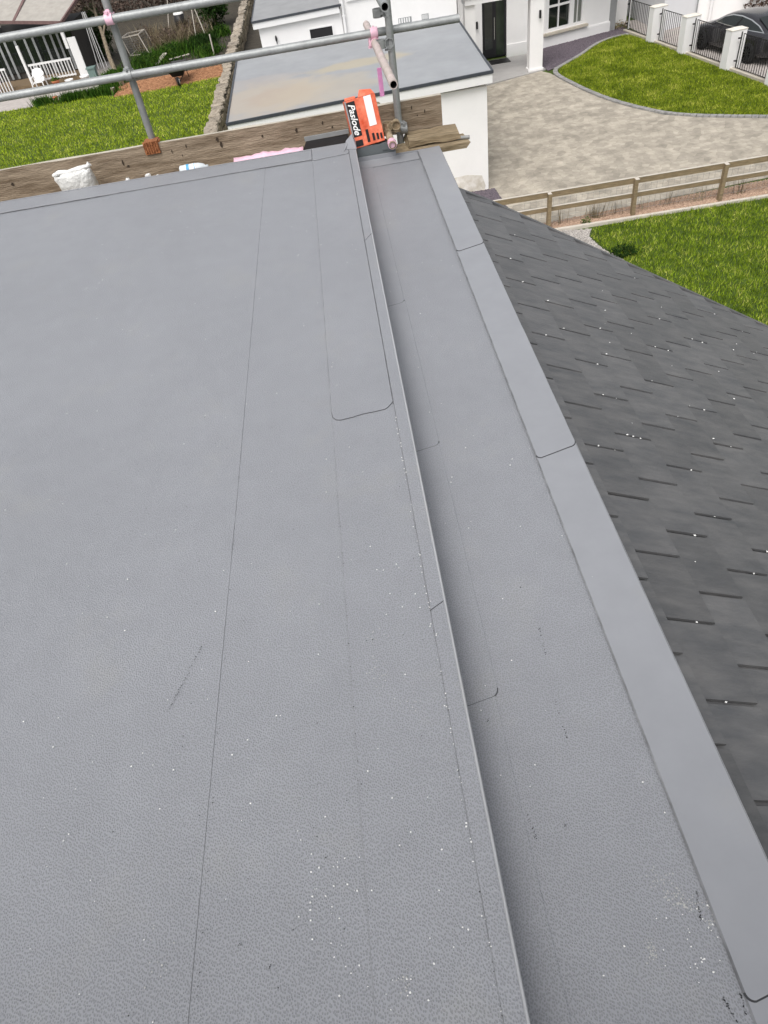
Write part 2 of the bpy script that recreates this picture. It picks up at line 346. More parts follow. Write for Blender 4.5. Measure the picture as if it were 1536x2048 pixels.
def leaves(name, c, r, n, size, mat, parent=None, hollow=.5, **kw):
    """leaf-sized triangles spread through an uneven crown"""
    d = rng.normal(size=(n, 3)); d /= np.linalg.norm(d, axis=1)[:,None]
    lump = 1 + .28*np.sin(d[:,0]*5+c[0]) * np.cos(d[:,1]*4+c[1]*2) + .15*np.sin(d[:,2]*9+c[0]*3)
    q = (hollow+(1-hollow)*rng.random(n)**.6)*lump
    p = np.array(c) + d*q[:,None]*np.array(r)
    a = rng.normal(size=(n, 3)); b = rng.normal(size=(n, 3)); s_ = size*rng.uniform(.6, 1.3, n)[:,None]
    a = a/np.linalg.norm(a, axis=1)[:,None]*s_; b = b/np.linalg.norm(b, axis=1)[:,None]*s_*.6
    V = np.stack([p-a, p+a*.4+b, p+a*.4-b], 1); V[:,:,2] = np.maximum(V[:,:,2], .01)
    return trimesh(name, V, np.repeat(rng.random(n), 3), mat, parent, **kw)
def trimesh(name, V, rnd, mat, parent=None, **kw):
    n = len(V); me = bpy.data.meshes.new(name)
    me.vertices.add(n*3); me.vertices.foreach_set('co', V.reshape(-1).astype(np.float32))
    me.loops.add(n*3); me.loops.foreach_set('vertex_index', np.arange(n*3, dtype=np.int32))
    me.polygons.add(n); me.polygons.foreach_set('loop_start', np.arange(0, n*3, 3, dtype=np.int32))
    at = me.attributes.new('rnd', 'FLOAT', 'POINT'); at.data.foreach_set('value', rnd.astype(np.float32))
    me.update(calc_edges=True); me.materials.append(MAT[mat])
    o = bpy.data.objects.new(name, me); link(o, parent); return tag(o, **kw)
def pebbles(name, x, y, z, size, mat, flat=.6, parent=None, **kw):
    """small octahedral stones as one mesh"""
    n = len(x); z = np.broadcast_to(z, (n,)); a = rng.uniform(0, np.pi, n); s1 = size*rng.uniform(.5, 1.3, n); s2 = s1*rng.uniform(.6, 1, n); h = s1*flat
    cx, sx = np.cos(a), np.sin(a); P = np.empty((n, 6, 3))
    for k, (u, v, w) in enumerate(((1,0,0),(0,1,0),(-1,0,0),(0,-1,0),(0,0,1),(0,0,-1))):
        P[:,k] = np.c_[x+u*s1*cx-v*s2*sx, y+u*s1*sx+v*s2*cx, z+w*h]
    T = [(0,1,4),(1,2,4),(2,3,4),(3,0,4),(1,0,5),(2,1,5),(3,2,5),(0,3,5)]
    V = np.concatenate([P[:,t] for t in T], 0)
    r = rng.random(n); return trimesh(name, V, np.repeat(np.tile(r, 8), 3), mat, parent, **kw)

# ================================================================== SETTING: ground
MB().prism([(-400,-300),(400,-300),(400,600),(-400,600)], -.5, -.02).build('ground', 'turfbase', kind='structure')
LAWN_R = [(3.9,6),(14,6),(14,17.62),(10.9,17.44),(7.7,17.46),(6.15,17.30),(5.95,16.9),(6.05,16.2),(6.35,15.5),(5.5,14.0),(4.2,12)]
LAWN_F = [(8.95,31.35),(9.65,32.2),(10.68,33.2),(11.41,34.15),(12.29,34.85),(13.2,35.3),(13.62,33.2),(14.1,29.9),(14.85,25.3),(15.1,22.3),(13.6,22.95),(11.74,24.05),(10.9,24.85),(10.19,26.2),(9.65,27.65),(9.28,29.4)]
LAWN_L = [(-26,29),(-5.0,29),(-5.0,40.2),(-8.9,39.75),(-10.6,39.75),(-12,40.6),(-26,40.9)]
def smooth_poly(p, it=2):
    for _ in range(it):
        q = []
        for i in range(len(p)):
            a, b = p[i], p[(i+1) % len(p)]
            q += [(a[0]*.75+b[0]*.25, a[1]*.75+b[1]*.25), (a[0]*.25+b[0]*.75, a[1]*.25+b[1]*.75)]
        p = q
    return p
LAWN_F = smooth_poly(LAWN_F)
MB().prism(LAWN_R, -.1, -.004).build('lawn_soil', 'turfbase', kind='structure')
MB().prism(LAWN_F, -.1, .012).build('lawn_soil', 'turfbase', kind='structure')
MB().prism(LAWN_L, -.1, .002).build('lawn_soil', 'turfbase', kind='structure')
for poly, n, h, w, m, z, lab in ((LAWN_R, 110000, .085, .018, 'turf1', -.005, 'patchy bright green lawn below the slate roof beside the rail fence'),
                                 (LAWN_F, 70000, .07, .022, 'turf2', .01, 'curved mown front lawn between the beige drive and white railings'),
                                 (LAWN_L, 75000, .09, .03, 'turf3', 0, 'yellow green back lawn beyond the scaffold toe board')):
    x, y = scatter(poly, n); blades('grass', x, y, z, h, w, .9, m, label=lab, cat='grass', kind='stuff')
# paved drive, neighbour's far drive, porch slab, beds
MB().prism([(-3.2,19.3),(4.0,17.95),(14.5,18.9),(24,18.9),(24,26),(15.1,22.0),(13.55,22.72),(11.7,23.85),(10.8,24.65),(10.05,26.05),(9.5,27.55),(9.12,29.4),(8.8,31.4),(8.55,31.95),(6.2,31.2),(3.5,31.0),(3.5,21.0),(-3.2,20.8)], -.1, -.002).build('driveway', 'paving', kind='structure')
MB().prism([(13.6,37.5),(14.15,31),(14.5,28.5),(15.2,24.5),(30,24.5),(30,37.5)], -.1, -.006).build('driveway', 'path', kind='structure')
MB().prism([(3.6,31.0),(6.2,31.25),(8.75,32.0),(8.75,34.7),(3.6,34.7)], -.1, .03).build('porch_slab', 'slab', kind='structure')
# sett edging of the front lawn
cen = smooth_poly([(8.86,31.55),(9.18,29.4),(9.56,27.6),(10.1,26.1),(10.85,24.72),(11.72,23.92),(13.5,22.8),(15.2,21.9)][:1]*1 + [(9.18,29.4),(9.56,27.6),(10.1,26.1),(10.85,24.72),(11.72,23.92),(13.5,22.8),(15.2,21.9)], 0)
def resample(p, step):
    out = []; d = 0
    for a, b in zip(p[:-1], p[1:]):
        a = Vector(a); b = Vector(b); L_ = (b-a).length
        while d < L_: out.append((a+(b-a)*d/L_, (b-a).normalized())); d += step
        d -= L_
    return out
def open_smooth(p, it=2):
    for _ in range(it):
        q = [p[0]]
        for a, b in zip(p[:-1], p[1:]): q += [(a[0]*.75+b[0]*.25, a[1]*.75+b[1]*.25), (a[0]*.25+b[0]*.75, a[1]*.25+b[1]*.75)]
        p = q+[p[-1]]
    return p
EDGE = open_smooth([(13.15,35.12),(12.29,34.97),(11.41,34.25),(10.68,33.3),(9.65,32.3),(8.84,31.5),(9.18,29.35),(9.56,27.6),(10.1,26.1),(10.83,24.75),(11.7,23.93),(13.5,22.82),(15.3,21.9)], 2)
mb = MB()
for p, d in resample(EDGE, .205):
    n = Vector((-d.y, d.x)); mb.bar((p.x-d.x*.095, p.y-d.y*.095, .012+random.uniform(0,.008)), (p.x+d.x*.095, p.y+d.y*.095, .012+random.uniform(0,.008)), .17, .07)
mb.build('kerb', 'setts', kind='structure')
# slate chip bed under the window
BED = [(8.8,31.75),(9.6,32.42),(10.62,33.42),(11.35,34.4),(12.25,35.12),(13.4,35.3),(13.5,36.6),(9.0,35.4),(8.75,34.7)]
MB().prism(BED, -.1, -.008).build('slate_chip_bed', 'soil', kind='structure')
x, y = scatter(BED, 9000); pebbles('slate_chips', x, y, .01, .05, 'chip', .45, label='purple slate chippings under the white sash window', cat='chippings', kind='stuff')
CH2 = [(3.45,19.45),(4.35,19.4),(4.3,20.9),(3.45,20.9)]
x, y = scatter(CH2, 2200); pebbles('slate_chips', x, y, .01, .045, 'chip', .45, label='dark slate chippings at the foot of the white garage corner', cat='chippings', kind='stuff')
# gravel strip along the fence, pale strip by our wall, timber edging board
GR = [(3.6,17.56),(5.2,17.6),(7.7,17.5),(10.9,17.47),(15,17.8),(15,18.7),(4.0,18.0)]
MB().prism(GR, -.1, -.009).build('gravel_bed', 'pebble_p', kind='structure')
x, y = scatter(GR, 16000); pebbles('gravel', x, y, .004, .034, 'pebble_p', .6, label='pinkish brown gravel strip along the rail fence', cat='gravel', kind='stuff')
GW = [(3.4,15.0),(6.3,15.4),(6.0,16.2),(5.9,16.9),(6.1,17.3),(5.3,17.5),(3.4,17.5)]
MB().prism(GW, -.1, -.0085).build('gravel_bed', 'pebble_w', kind='structure')
x, y = scatter(GW, 9000); pebbles('gravel', x, y, .004, .03, 'pebble_w', .6, label='pale gravel patch where the lawn meets the slate roof edge', cat='gravel', kind='stuff')
mb = MB()
for a, b in (((3.6,17.53),(7.7,17.47)),((7.71,17.47),(10.9,17.44)),((10.91,17.44),(15,17.78))): mb.bar((*a,.0),(*b,.0),.10,.12)
mb.build('lawn_edging', 'timber_top', kind='structure')
# left garden ground
MB().prism([(-26,40.95),(-12.0,40.65),(-11.0,42.6),(-11.6,45),(-12.6,48.5),(-26,48.5)], -.1, -.004).build('garden_path', 'path', kind='structure')
MB().prism([(-10.75,39.7),(-8.9,39.65),(-5.0,40.1),(-5.0,42.8),(-8.3,42.5),(-11.0,42.3)], -.1, .01).build('bark_bed', 'bark', kind='structure')
MB().prism([(-5.0,42.8),(-8.3,42.5),(-11.0,42.3),(-12.6,48.5),(-40,60),(-60,110),(20,110),(-3.4,60),(-3.4,31),(-4.4,31),(-4.4,42.5)], -.1, -.012).build('garden_soil', 'soil', kind='structure')
x, y = scatter([(-10.75,39.8),(-8.9,39.75),(-5.2,40.2),(-5.2,42.7),(-8.3,42.4),(-10.9,42.2)], 6000)
pebbles('bark_chips', x, y, .02, .06, 'bark', .4, label='orange bark chippings along the far edge of the back lawn', cat='bark', kind='stuff')

# ================================================================== OUR HOUSE: roof we look across
ZR, ZS = 6.6, 6.445
XK, XE = .093, .735
house = empty('house', (0, 1.5, 0), 'house whose grey single ply flat roof and slate slope fill the picture', 'house')
mb = MB(); mb.box(-4, .66, -3, 5.42, 0, 6.29); mb.box(.66, 3.3, -3, 4.15, 0, 4.75); mb.build('wall', 'wall_h', house)
deck = MB().box(-4.2, XK-.003, -3.2, 5.545, 6.40, 6.5935).build('flat_roof', 'mem', house, label='main flat roof deck')
def offs(poly, d):
    n = len(poly); out = []
    ar = sum(poly[i][0]*poly[(i+1) % n][1]-poly[(i+1) % n][0]*poly[i][1] for i in range(n)); sg = 1 if ar > 0 else -1
    for i in range(n):
        p0, p1, p2 = Vector(poly[i-1]), Vector(poly[i]), Vector(poly[(i+1) % n])
        a = (p1-p0).normalized(); b = (p2-p1).normalized(); na = Vector((-a.y, a.x))*sg; nb = Vector((-b.y, b.x))*sg
        k = na+nb; l = k.length_squared
        k = k*(2/l) if l > .3 else na
        out.append(tuple(p1+k*d))
    return out
def sheet(name, poly, z0, mat, parent, th=.0025, edge=.004, up=None, soft=False, hide=False):
    """welded membrane sheet: chamfered edge painted dark for lap shadow and dirt"""
    n = len(poly); ar = sum(poly[i][0]*poly[(i+1) % n][1]-poly[(i+1) % n][0]*poly[i][1] for i in range(n))
    if ar < 0: poly = poly[::-1]
    top = offs(poly, edge); mb = MB(); zz = (lambda p: 0) if up is None else up
    vs = [(p[0], p[1], z0+zz(p)) for p in poly] + [(p[0], p[1], z0+th+zz(p)) for p in top]
    mb.add(vs, [tuple(range(n, 2*n))])
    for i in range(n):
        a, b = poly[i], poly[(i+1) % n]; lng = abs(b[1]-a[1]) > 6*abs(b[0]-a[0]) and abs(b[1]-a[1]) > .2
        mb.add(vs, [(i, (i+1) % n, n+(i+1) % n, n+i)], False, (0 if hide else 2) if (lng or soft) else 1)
    return mb.build(name, [mat, 'core', 'shade_dirt_l'], parent)
def rstrip(x0, x1, y0, y1, r0=0, r1=0, skew=0, k=6):
    """strip outline; r0 / r1 round the near-left and near-right corners, skew shifts the near right end"""
    p = []
    def arc(cx, cy, r, a0, a1):
        for i in range(k+1):
            a = R(a0+(a1-a0)*i/k); p.append((cx+r*math.cos(a), cy+r*math.sin(a)))
    if r0: arc(x0+r0, y0+r0, r0, 180, 270)
    else: p.append((x0, y0))
    if r1: arc(x1-r1, y0+skew+r1, r1, 270, 360)
    else: p.append((x1, y0+skew))
    p.append((x1, y1)); p.append((x0, y1))
    return p
B0 = 6.5935
sheet('roof_sheet', [(-4.19,-3.19),(-1.66,-3.19),(-1.67,5.54),(-4.19,5.54)], B0, 'mem', deck)
sheet('roof_sheet', [(-.64,-3.19),(.09,-3.19),(.09,5.535),(-.64,5.535)], B0, 'mem', deck)
sheet('roof_sheet', [(-1.72,-3.18),(-.605,-3.18),(-.6,.3),(-.585,1.9),(-.57,5.537),(-1.70,5.537)], B0+.0026, 'mem', deck, th=.0015, edge=.001)
Z1 = B0+.0065
def wavy(pts): return pts
# cover strips along the kerb, lapped with an S-curved weld
scurve = [(-.213,2.30),(-.209,2.262),(-.196,2.243),(-.175,2.237),(-.13,2.243),(-.085,2.254),(-.035,2.257),(.008,2.262),(.024,2.275),(.045,2.305)]
sheet('cover_strip', [(-.205,-3.1),(.047,-3.1),(.047,2.42),(-.212,2.42)], Z1-.003, 'mem', deck, th=.002, edge=.0012)
sheet('cover_strip', scurve + [(.045,5.44),(-.225,5.44)], Z1-.0005, 'mem', deck, edge=.0018)
sheet('cover_strip', rstrip(-.225,.045,5.30,5.54,.02,.03,.02), Z1+.004, 'mem', deck, edge=.003, soft=True)
sheet('cover_strip', [(-4.15,5.30),(-.227,5.335),(-.227,5.54),(-4.15,5.54)], Z1+.0008, 'mem', deck, edge=.002, soft=True)
# kerb trim pieces along the drop, with slanted laps
def kerb(y0, y1, s0, s1, dz):
    o = .046; sheet('kerb_trim', [(o, y0), (XK+.001, y0+s0), (XK+.001, y1+s1), (o, y1)], Z1-.001+dz*.6, 'mem', deck, th=.003, edge=.0014)
kerb(-3.15, 1.27, 0, .02, .0); kerb(1.235, 3.9, .03, .06, .004); kerb(3.85, 5.50, .08, 0, .0075)
# folded membrane corner at the far end of the kerb
mb = MB(); mb.plate([(.03,5.40,Z1+.012),(.104,5.37,Z1+.012),(.107,5.555,Z1+.014),(.085,5.56,Z1+.058),(.05,5.50,Z1+.022)], .006)
mb.plate([(.01,5.36,Z1+.01),(.05,5.50,Z1+.02),(.085,5.56,Z1+.058),(.035,5.55,Z1+.02)], .005); mb.build('folded_corner', ['mem_s'], deck)
MB().box(XK-.003, XK, -3.15, 5.55, ZS+.003, Z1).build('upstand', 'mem', deck)
MB().tube([(XK+.0015, -3.1+i*.287, Z1+.003+random.uniform(-.0012,.0012)) for i in range(31)], .0042, 6).build('highlight_lip', 'lip', deck)  # thin pale bar drawing the highlight along the kerb edge
MB().box(-4.19, XK, 5.545, 5.56, 6.44, 6.604).build('edge_trim', 'mem_s', deck)
# lower gutter strip
low = MB().box(XK-.02, XE-.012, -3.1, 5.60, 6.30, ZS-.0035).build('gutter_roof', 'mem', house, label='lower flat strip between the kerb and the slates')
sheet('roof_sheet', [(XK,-3.05),(.60,-3.05),(.60,5.58),(XK,5.58)], ZS-.0035, 'mem', low)
def up1(y0, y1, dz, w=.208):
    sheet('upstand_strip', rstrip(XK+.001, w, y0, y1, 0, .032, .018), ZS-.0005+dz, 'mem', low, th=.0016, edge=.0038, hide=True)
up1(-3, 1.03, 0, .196); up1(.985, 2.19, .0006, .208); up1(2.145, 3.39, .0012, .21); up1(3.35, 5.57, .0018, .205)
def band(y0, y1, dz, r=.02):
    sheet('edge_band', rstrip(.565, XE, y0, y1, r, r*1.6, .03), ZS-.0003+dz, 'mem_s', low, th=.004, edge=.004, up=lambda p: max(0, p[0]-.62)*.06)
band(-3, .5, 0); band(.215, 2.2, .004); band(1.985, 4.0, .0075); band(3.835, 5.598, .011)
sheet('edge_band', [(.16,5.43),(.563,5.44),(.563,5.60),(.10,5.60),(.10,5.46)], ZS+.0018, 'mem_s', low, th=.002, soft=True)
mb = MB(); mb.box(XE-.012, XE, -3.05, 5.605, 6.36, ZS+.012); mb.box(XK, XE-.012, 5.60, 5.612, 6.36, ZS+.012); mb.build('drip_trim', 'mem_s', low)
# --- slate slope
TH = R(28); X0, Z0 = .70, 6.375
e = Vector((math.cos(TH), 0, -math.sin(TH))); nrm = Vector((math.sin(TH), 0, math.cos(TH)))
def verge(X): return 4.93 if X < .95 else 4.93-(X-.95)*.272
def sp(s_, y, h=0): return Vector((X0, y, Z0)) + e*s_ + nrm*h
SMAX = 3.36
pts = [sp(-.06, -3, -.03), sp(SMAX, -3, -.03), sp(SMAX, verge(X0+e.x*SMAX)-.02, -.03), sp(.28, verge(.95)-.02, -.03), sp(-.06, 4.9, -.03)]
slope = MB().plate(pts, .05).build('slate_roof', 'batten', house, label='slope of grey slates with open joints')
EXP, W, LEN, T_ = .2125, .30, .43, .009
def slate_mesh(k):
    q = random.Random(k); mb = MB(); w = W-.0135; b = .0008; x1 = 0; x0 = -LEN
    j = lambda a: q.uniform(-a, a)
    # chamfered plate; tail edge slightly ragged; x along slope (tail at 0), y across, z up
    bot = [(x0,-w/2,0),(x1+j(.0015),-w/2,0),(x1+j(.0015),w/2,0),(x0,w/2,0)]
    top = [(x0,-w/2+b,T_),(x1-.003+j(.001),-w/2+b,T_),(x1-.003+j(.001),w/2-b,T_),(x0,w/2-b,T_)]
    mb.add(bot+top, [(3,2,1,0),(4,5,6,7),(0,1,5,4),(1,2,6,5),(2,3,7,6),(3,0,4,7)])
    return mb.mesh('slate', 'slate')
SM = [slate_mesh(k) for k in range(6)]
nsl = 0
for k in range(16):
    tail = .095+EXP*k; Xc = X0+e.x*tail; yv = verge(Xc-.08)
    ph = .045 if k % 2 else .195
    lo_y = -.35+max(0, Xc-1.0)*.55
    i0 = math.floor((lo_y-ph)/W)
    y = ph+i0*W
    while y < yv-.02:
        y1 = min(y+W, yv); f = (y1-y)/W
        if f > .12:
            o = inst('slate', SM[random.randrange(6)], slope, sp(tail+random.uniform(-.002,.002), (y+y1)/2, .031+random.uniform(0,.0015)),
                     (random.uniform(-.002,.002), TH-.068+random.uniform(-.003,.003), random.uniform(-.004,.004)), (min(1, (tail+.0)/LEN), f, 1)); nsl += 1
        y += W
print('slates', nsl)
# verge board under the slates' raking edge
mb = MB(); a = sp(.28, verge(.95)-.03, -.05); b = sp(SMAX, verge(X0+e.x*SMAX)-.03, -.05); mb.bar(a, b, .02, .09, up=nrm); mb.build('verge_board', 'black', house)
mb = MB(); q0 = sp(-.02, 4.935, .022); q1 = sp(.28, verge(.95)+.004, .022); q2 = sp(SMAX, verge(X0+e.x*SMAX)+.004, .022); mb.bar(q0, q1, .035, .035, up=nrm); mb.bar(q1, q2, .035, .035, up=nrm); mb.build('verge_trim', 'slate', house)
# unseen dark wall added behind the viewer to shade the near roof
MB().box(-4.0, 2.6, -3.4, -1.15, 6.0, 8.8).build('shade_wall', M('shade_wall_dark', (.06,.06,.062), .7, .2, 5), house)

# crumbs, flecks and scuffs lying on the roof
def on_roof(px): return px
cx_, cy_, cz_ = [], [], []
def put(x, y, z): cx_.append(x); cy_.append(y); cz_.append(z)
for _ in range(170): put(random.uniform(-1.6,.03), random.uniform(.1,5.3)**1.0, ZR+.003)
for _ in range(50): put(random.uniform(-1.1,.03), random.uniform(.1,1.6), ZR+.003)
for _ in range(70): put(.045+random.gauss(0,.004), random.uniform(.1,2.2), ZR+.004)
for _ in range(26): put(random.gauss(-.30,.05), random.gauss(.50,.05), ZR+.003)
for _ in range(18): put(random.gauss(-.23,.09), random.gauss(.33,.05), ZR+.003)
for _ in range(60): put(random.uniform(.12,.72), random.uniform(.15,5.2), ZS+.008)
for _ in range(25): put(random.gauss(.50,.03), random.gauss(.34,.05), ZS+.005)
sl_ = []
for _ in range(170):
    k = random.randrange(0, 14); s_ = .095+EXP*k+random.uniform(-.2,0); y = (.045 if k % 2 else .195)+W*random.randrange(0, 15)
    if random.random() < .45: y += random.uniform(-.15,.15)
    p = sp(s_, y, .038)
    if y < verge(p.x)-.1 and p.x < 3.2: sl_.append(p)
SA = np.array(sl_); pebbles('mortar_crumbs', SA[:,0], SA[:,1], SA[:,2]-.002, .0052, 'white', .5, label='white mortar crumbs caught in the slate joints', cat='debris', kind='stuff')
pebbles('mortar_crumbs', np.array(cx_), np.array(cy_), np.array(cz_), .0024, 'white', .5, label='white mortar crumbs sprinkled over the grey membrane', cat='debris', kind='stuff')
X, Y, Z = [], [], []
def dust(cx, cy, rx, ry, n, z):
    for _ in range(n):
        X.append(random.gauss(cx, rx)); Y.append(random.gauss(cy, ry)); Z.append(z)
for c in ((.505,.43,.02,.014,60),(.535,.41,.022,.008,40),(.475,.475,.02,.012,25),(.405,.33,.008,.012,40),(.565,.375,.01,.008,25)): dust(*c, ZS+.0006)
for c in ((-.14,1.05,.02,.03,30),(-.66,2.2,.03,.05,25),(-.06,.93,.02,.02,20),(-.13,1.18,.02,.02,20),(-.14,.31,.01,.012,16),(-.67,.43,.02,.03,16)): dust(*c, ZR+.0022)
pebbles('chalk_dust', np.array(X), np.array(Y), np.array(Z), .0021, 'chalk', .08, label='pale chalky scuffs on the grey membrane', cat='dust', kind='stuff')
X, Y, Z = [], [], []
def line(x0, y0, x1, y1, n, z, j=.0015):
    for i in range(n):
        t = random.random(); X.append(x0+(x1-x0)*t+random.gauss(0,j)); Y.append(y0+(y1-y0)*t+random.gauss(0,j)); Z.append(z)
line(.552,.44,.533,.375,26, ZS+.0006); line(.522,.235,.53,.19,26, ZS+.0006); line(.56,.235,.557,.2,14, ZS+.0006)
line(.378,1.22,.373,1.12,22, ZS+.0006); line(.36,.98,.362,.83,18, ZS+.0006); line(.205,.66,.213,.60,16, ZS+.004)
line(-.735,1.03,-.655,1.24,60, ZR+.0035,.002)
for q in ((.155,.93),(.355,1.38),(.61,1.78),(.29,.62),(-.5,.42),(-.43,.37)): line(q[0],q[1],q[0]+.004,q[1]+.006,5, ZS+.006 if q[0] > .1 else ZR+.0035)
for _ in range(160): line(*(lambda a, b: (a, b, a, b))(random.uniform(-1.2,.02), random.uniform(.1,2.5)), 1, ZR+.0036)
for _ in range(110):   # grit caught along the sheet laps
    put_x, yy = random.choice(((-.583,random.uniform(.2,2.4)),(-.208,random.uniform(.2,2.2)),(.045,random.uniform(.2,2.4)))); line(put_x,yy,put_x,yy+.006,1,ZR+.004,.0012)
pebbles('dirt_marks', np.array(X), np.array(Y), np.array(Z), .0018, 'dirt', .15, label='dark scuff marks and grit on the grey roof', cat='dirt', kind='stuff')

# ================================================================== SCAFFOLD
TR = .0265
def tube(name, a, b, mat, label, grp=None, r=TR):
    mid = (Vector(a)+Vector(b))/2
    return MB().pipe(a, b, r).build(name, [mat, 'hollow'], None, label=label, cat='scaffold tube', group=grp)
YP, YG = 6.035, 5.975
tube('scaffold_standard', (-1.463, YP, 0.02), (-1.463, YP, 8.6), 'galv_d', 'upright scaffold tube rising from the rusty clamp on the toe board')
XR, YR = .468, 5.895
tube('scaffold_standard', (XR, YR, 0.02), (XR, YR, 8.6), 'galv', 'upright scaffold tube beside the orange box')
tube('guard_rail', (-4.2, YG, 7.515), (2.2, YG, 7.515), 'galv', 'upper horizontal scaffold guard rail crossing the top left corner')
tube('guard_rail', (-4.2, YG, 7.172), (.985, YG, 7.172), 'galv', 'lower horizontal scaffold guard rail ending over the white house')
tube('return_tube', (.372, 4.80, 7.115), (.345, 6.62, 7.115), 'tube_cream', 'cream and pink painted scaffold tube with open end above the orange box')
tube('return_tube', (.392, 5.12, 7.455), (.372, 6.6, 7.455), 'galv', 'topmost scaffold tube with dark open end at the picture edge')
tube('return_tube', (.372, 5.46, 6.565), (.352, 6.5, 6.565), 'tube_rust', 'weathered brown scaffold tube with a pink end by the flat roof')
MB().tube([(.372, 5.47, 6.565), (.3715, 5.53, 6.565)], .0325, 16).build('pink_end_sleeve', 'pink_l', None, label='pale pink sleeve on the end of the brown scaffold tube', cat='sleeve')
mb = MB(); mb.box(.315, .345, 5.35, 5.36, 6.92, 7.09); mb.build('pink_tag', 'pink', None, label='pink painted strap hanging under the cream scaffold tube', cat='strap')
def coupler(c, ax1, ax2, mat, label):
    """two half shells round crossing tubes, hinge bolts and nuts"""
    c = Vector(c); a1 = Vector(ax1); a2 = Vector(ax2); em = empty('coupler', c, label, 'scaffold coupler', 'scaffold couplers')
    off = a1.cross(a2).normalized()*.03
    for s_, ax, o in ((1, a1, off), (-1, a2, -off)):
        m_ = MB(); m_.pipe(c+o-ax*.026, c+o+ax*.026, .0345, .006, 16, .02, 0, 0); m_.build('shell', [mat], em)
        side = ax.cross(off).normalized()
        b_ = MB(); p = c+o+side*.04
        b_.bar(p-off.normalized()*.035, p+off.normalized()*.03, .012, .012, up=ax); b_.bar(p+off.normalized()*.016, p+off.normalized()*.03, .026, .024, up=ax)
        b_.bar(p-ax*.02, p+ax*.02, .016, .03, up=off); b_.build('bolt', [mat], em)
    return em
Xv, Yv, Zv = (1,0,0), (0,1,0), (0,0,1)
coupler((-1.463, (YP+YG)/2, 7.515), Zv, Xv, 'pink_l', 'pink painted coupler joining the left upright to the upper rail')
coupler((-1.463, (YP+YG)/2, 7.172), Zv, Xv, 'galv', 'coupler joining the left upright to the lower rail')
coupler((.36, YG, 7.143), Yv, Xv, 'pink_l', 'pink coupler where the cream tube crosses the lower rail')
coupler((.425, YR-.01, 7.115), Yv, Zv, 'galv', 'steel coupler between the cream tube and the right upright')
coupler((.425, YR, 7.30), Zv, Yv, 'galv_d', 'steel coupler high on the right upright near the picture top')
coupler((.50, YR, 6.54), Zv, Xv, 'galv_d', 'steel coupler at the foot of the right upright beside the worn boards')
coupler((.405, 5.80, 6.60), Yv, Zv, 'tube_rust', 'rusty coupler gripping the brown tube behind the orange box')
# rusty clamp on the toe board
em = empty('board_clamp', (-1.463, 5.99, 6.70), 'rusty orange board clamp at the foot of the left upright', 'clamp')
m_ = MB()
for k in range(6): m_.tube([(-1.512+k*.0195, 5.928, 6.648), (-1.512+k*.0195, 5.928, 6.735)], .0115, 8)
m_.build('jaw', 'rust', em)
MB().box(-1.517, -1.41, 5.93, 6.04, 6.716, 6.73).build('bridge', 'rust', em)
m_ = MB(); m_.tube([(-1.405, 5.955, 6.715), (-1.385, 5.95, 6.735)], .008, 6); m_.build('bolt', 'rust', em)
# toe board
def board(name, x0, x1, y0, y1, z0, z1, mat, label, cat='scaffold board', seg=14, jit=.0, capmat='board_end', grp=None, endjit=0):
    q = random.Random(int(x0*100)+int(y0*1000)); mb = MB(); vs = []
    for i in range(seg+1):
        x = x0+(x1-x0)*i/seg
        ends = [q.uniform(-endjit, endjit) if i in (0, seg) else 0 for _ in range(4)]
        w = [q.uniform(-jit, jit) for _ in range(4)]
        for (yy, zz), de, dw in zip(((y0,z0),(y1,z0),(y1,z1),(y0,z1)), ends, w): vs.append((x+de, yy+dw*.5, zz+dw))
    for i in range(seg):
        a = i*4; b_ = a+4
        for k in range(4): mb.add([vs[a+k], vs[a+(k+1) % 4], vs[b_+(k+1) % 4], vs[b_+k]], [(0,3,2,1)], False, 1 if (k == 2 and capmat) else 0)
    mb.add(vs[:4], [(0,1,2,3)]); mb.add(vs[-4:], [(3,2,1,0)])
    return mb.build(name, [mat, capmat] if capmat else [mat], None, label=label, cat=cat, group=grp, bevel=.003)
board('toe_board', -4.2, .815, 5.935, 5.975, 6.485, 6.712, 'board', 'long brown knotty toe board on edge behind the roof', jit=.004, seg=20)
board('platform_board', -4.1, .965, 5.625, 5.85, 6.405, 6.443, 'board_worn', 'lower worn platform board whose splintered end sticks out past the toe board', jit=.002, capmat=None, endjit=.02)
board('platform_board', .515, .90, 5.70, 5.925, 6.455, 6.497, 'board_worn', 'short worn board lying on top by the right upright', jit=.006, capmat=None, endjit=.03, seg=6)
board('platform_board', -4.1, .42, 5.862, 5.931, 6.40, 6.438, 'board_worn', 'narrow platform board tight against the toe board', jit=.002, capmat=None, endjit=.02)
MB().pipe((.55,5.80,6.46),(.985,5.70,6.455),.014).build('short_rod', ['galv_d','hollow'], None, label='short grey rod sticking out of the worn board ends', cat='rod')
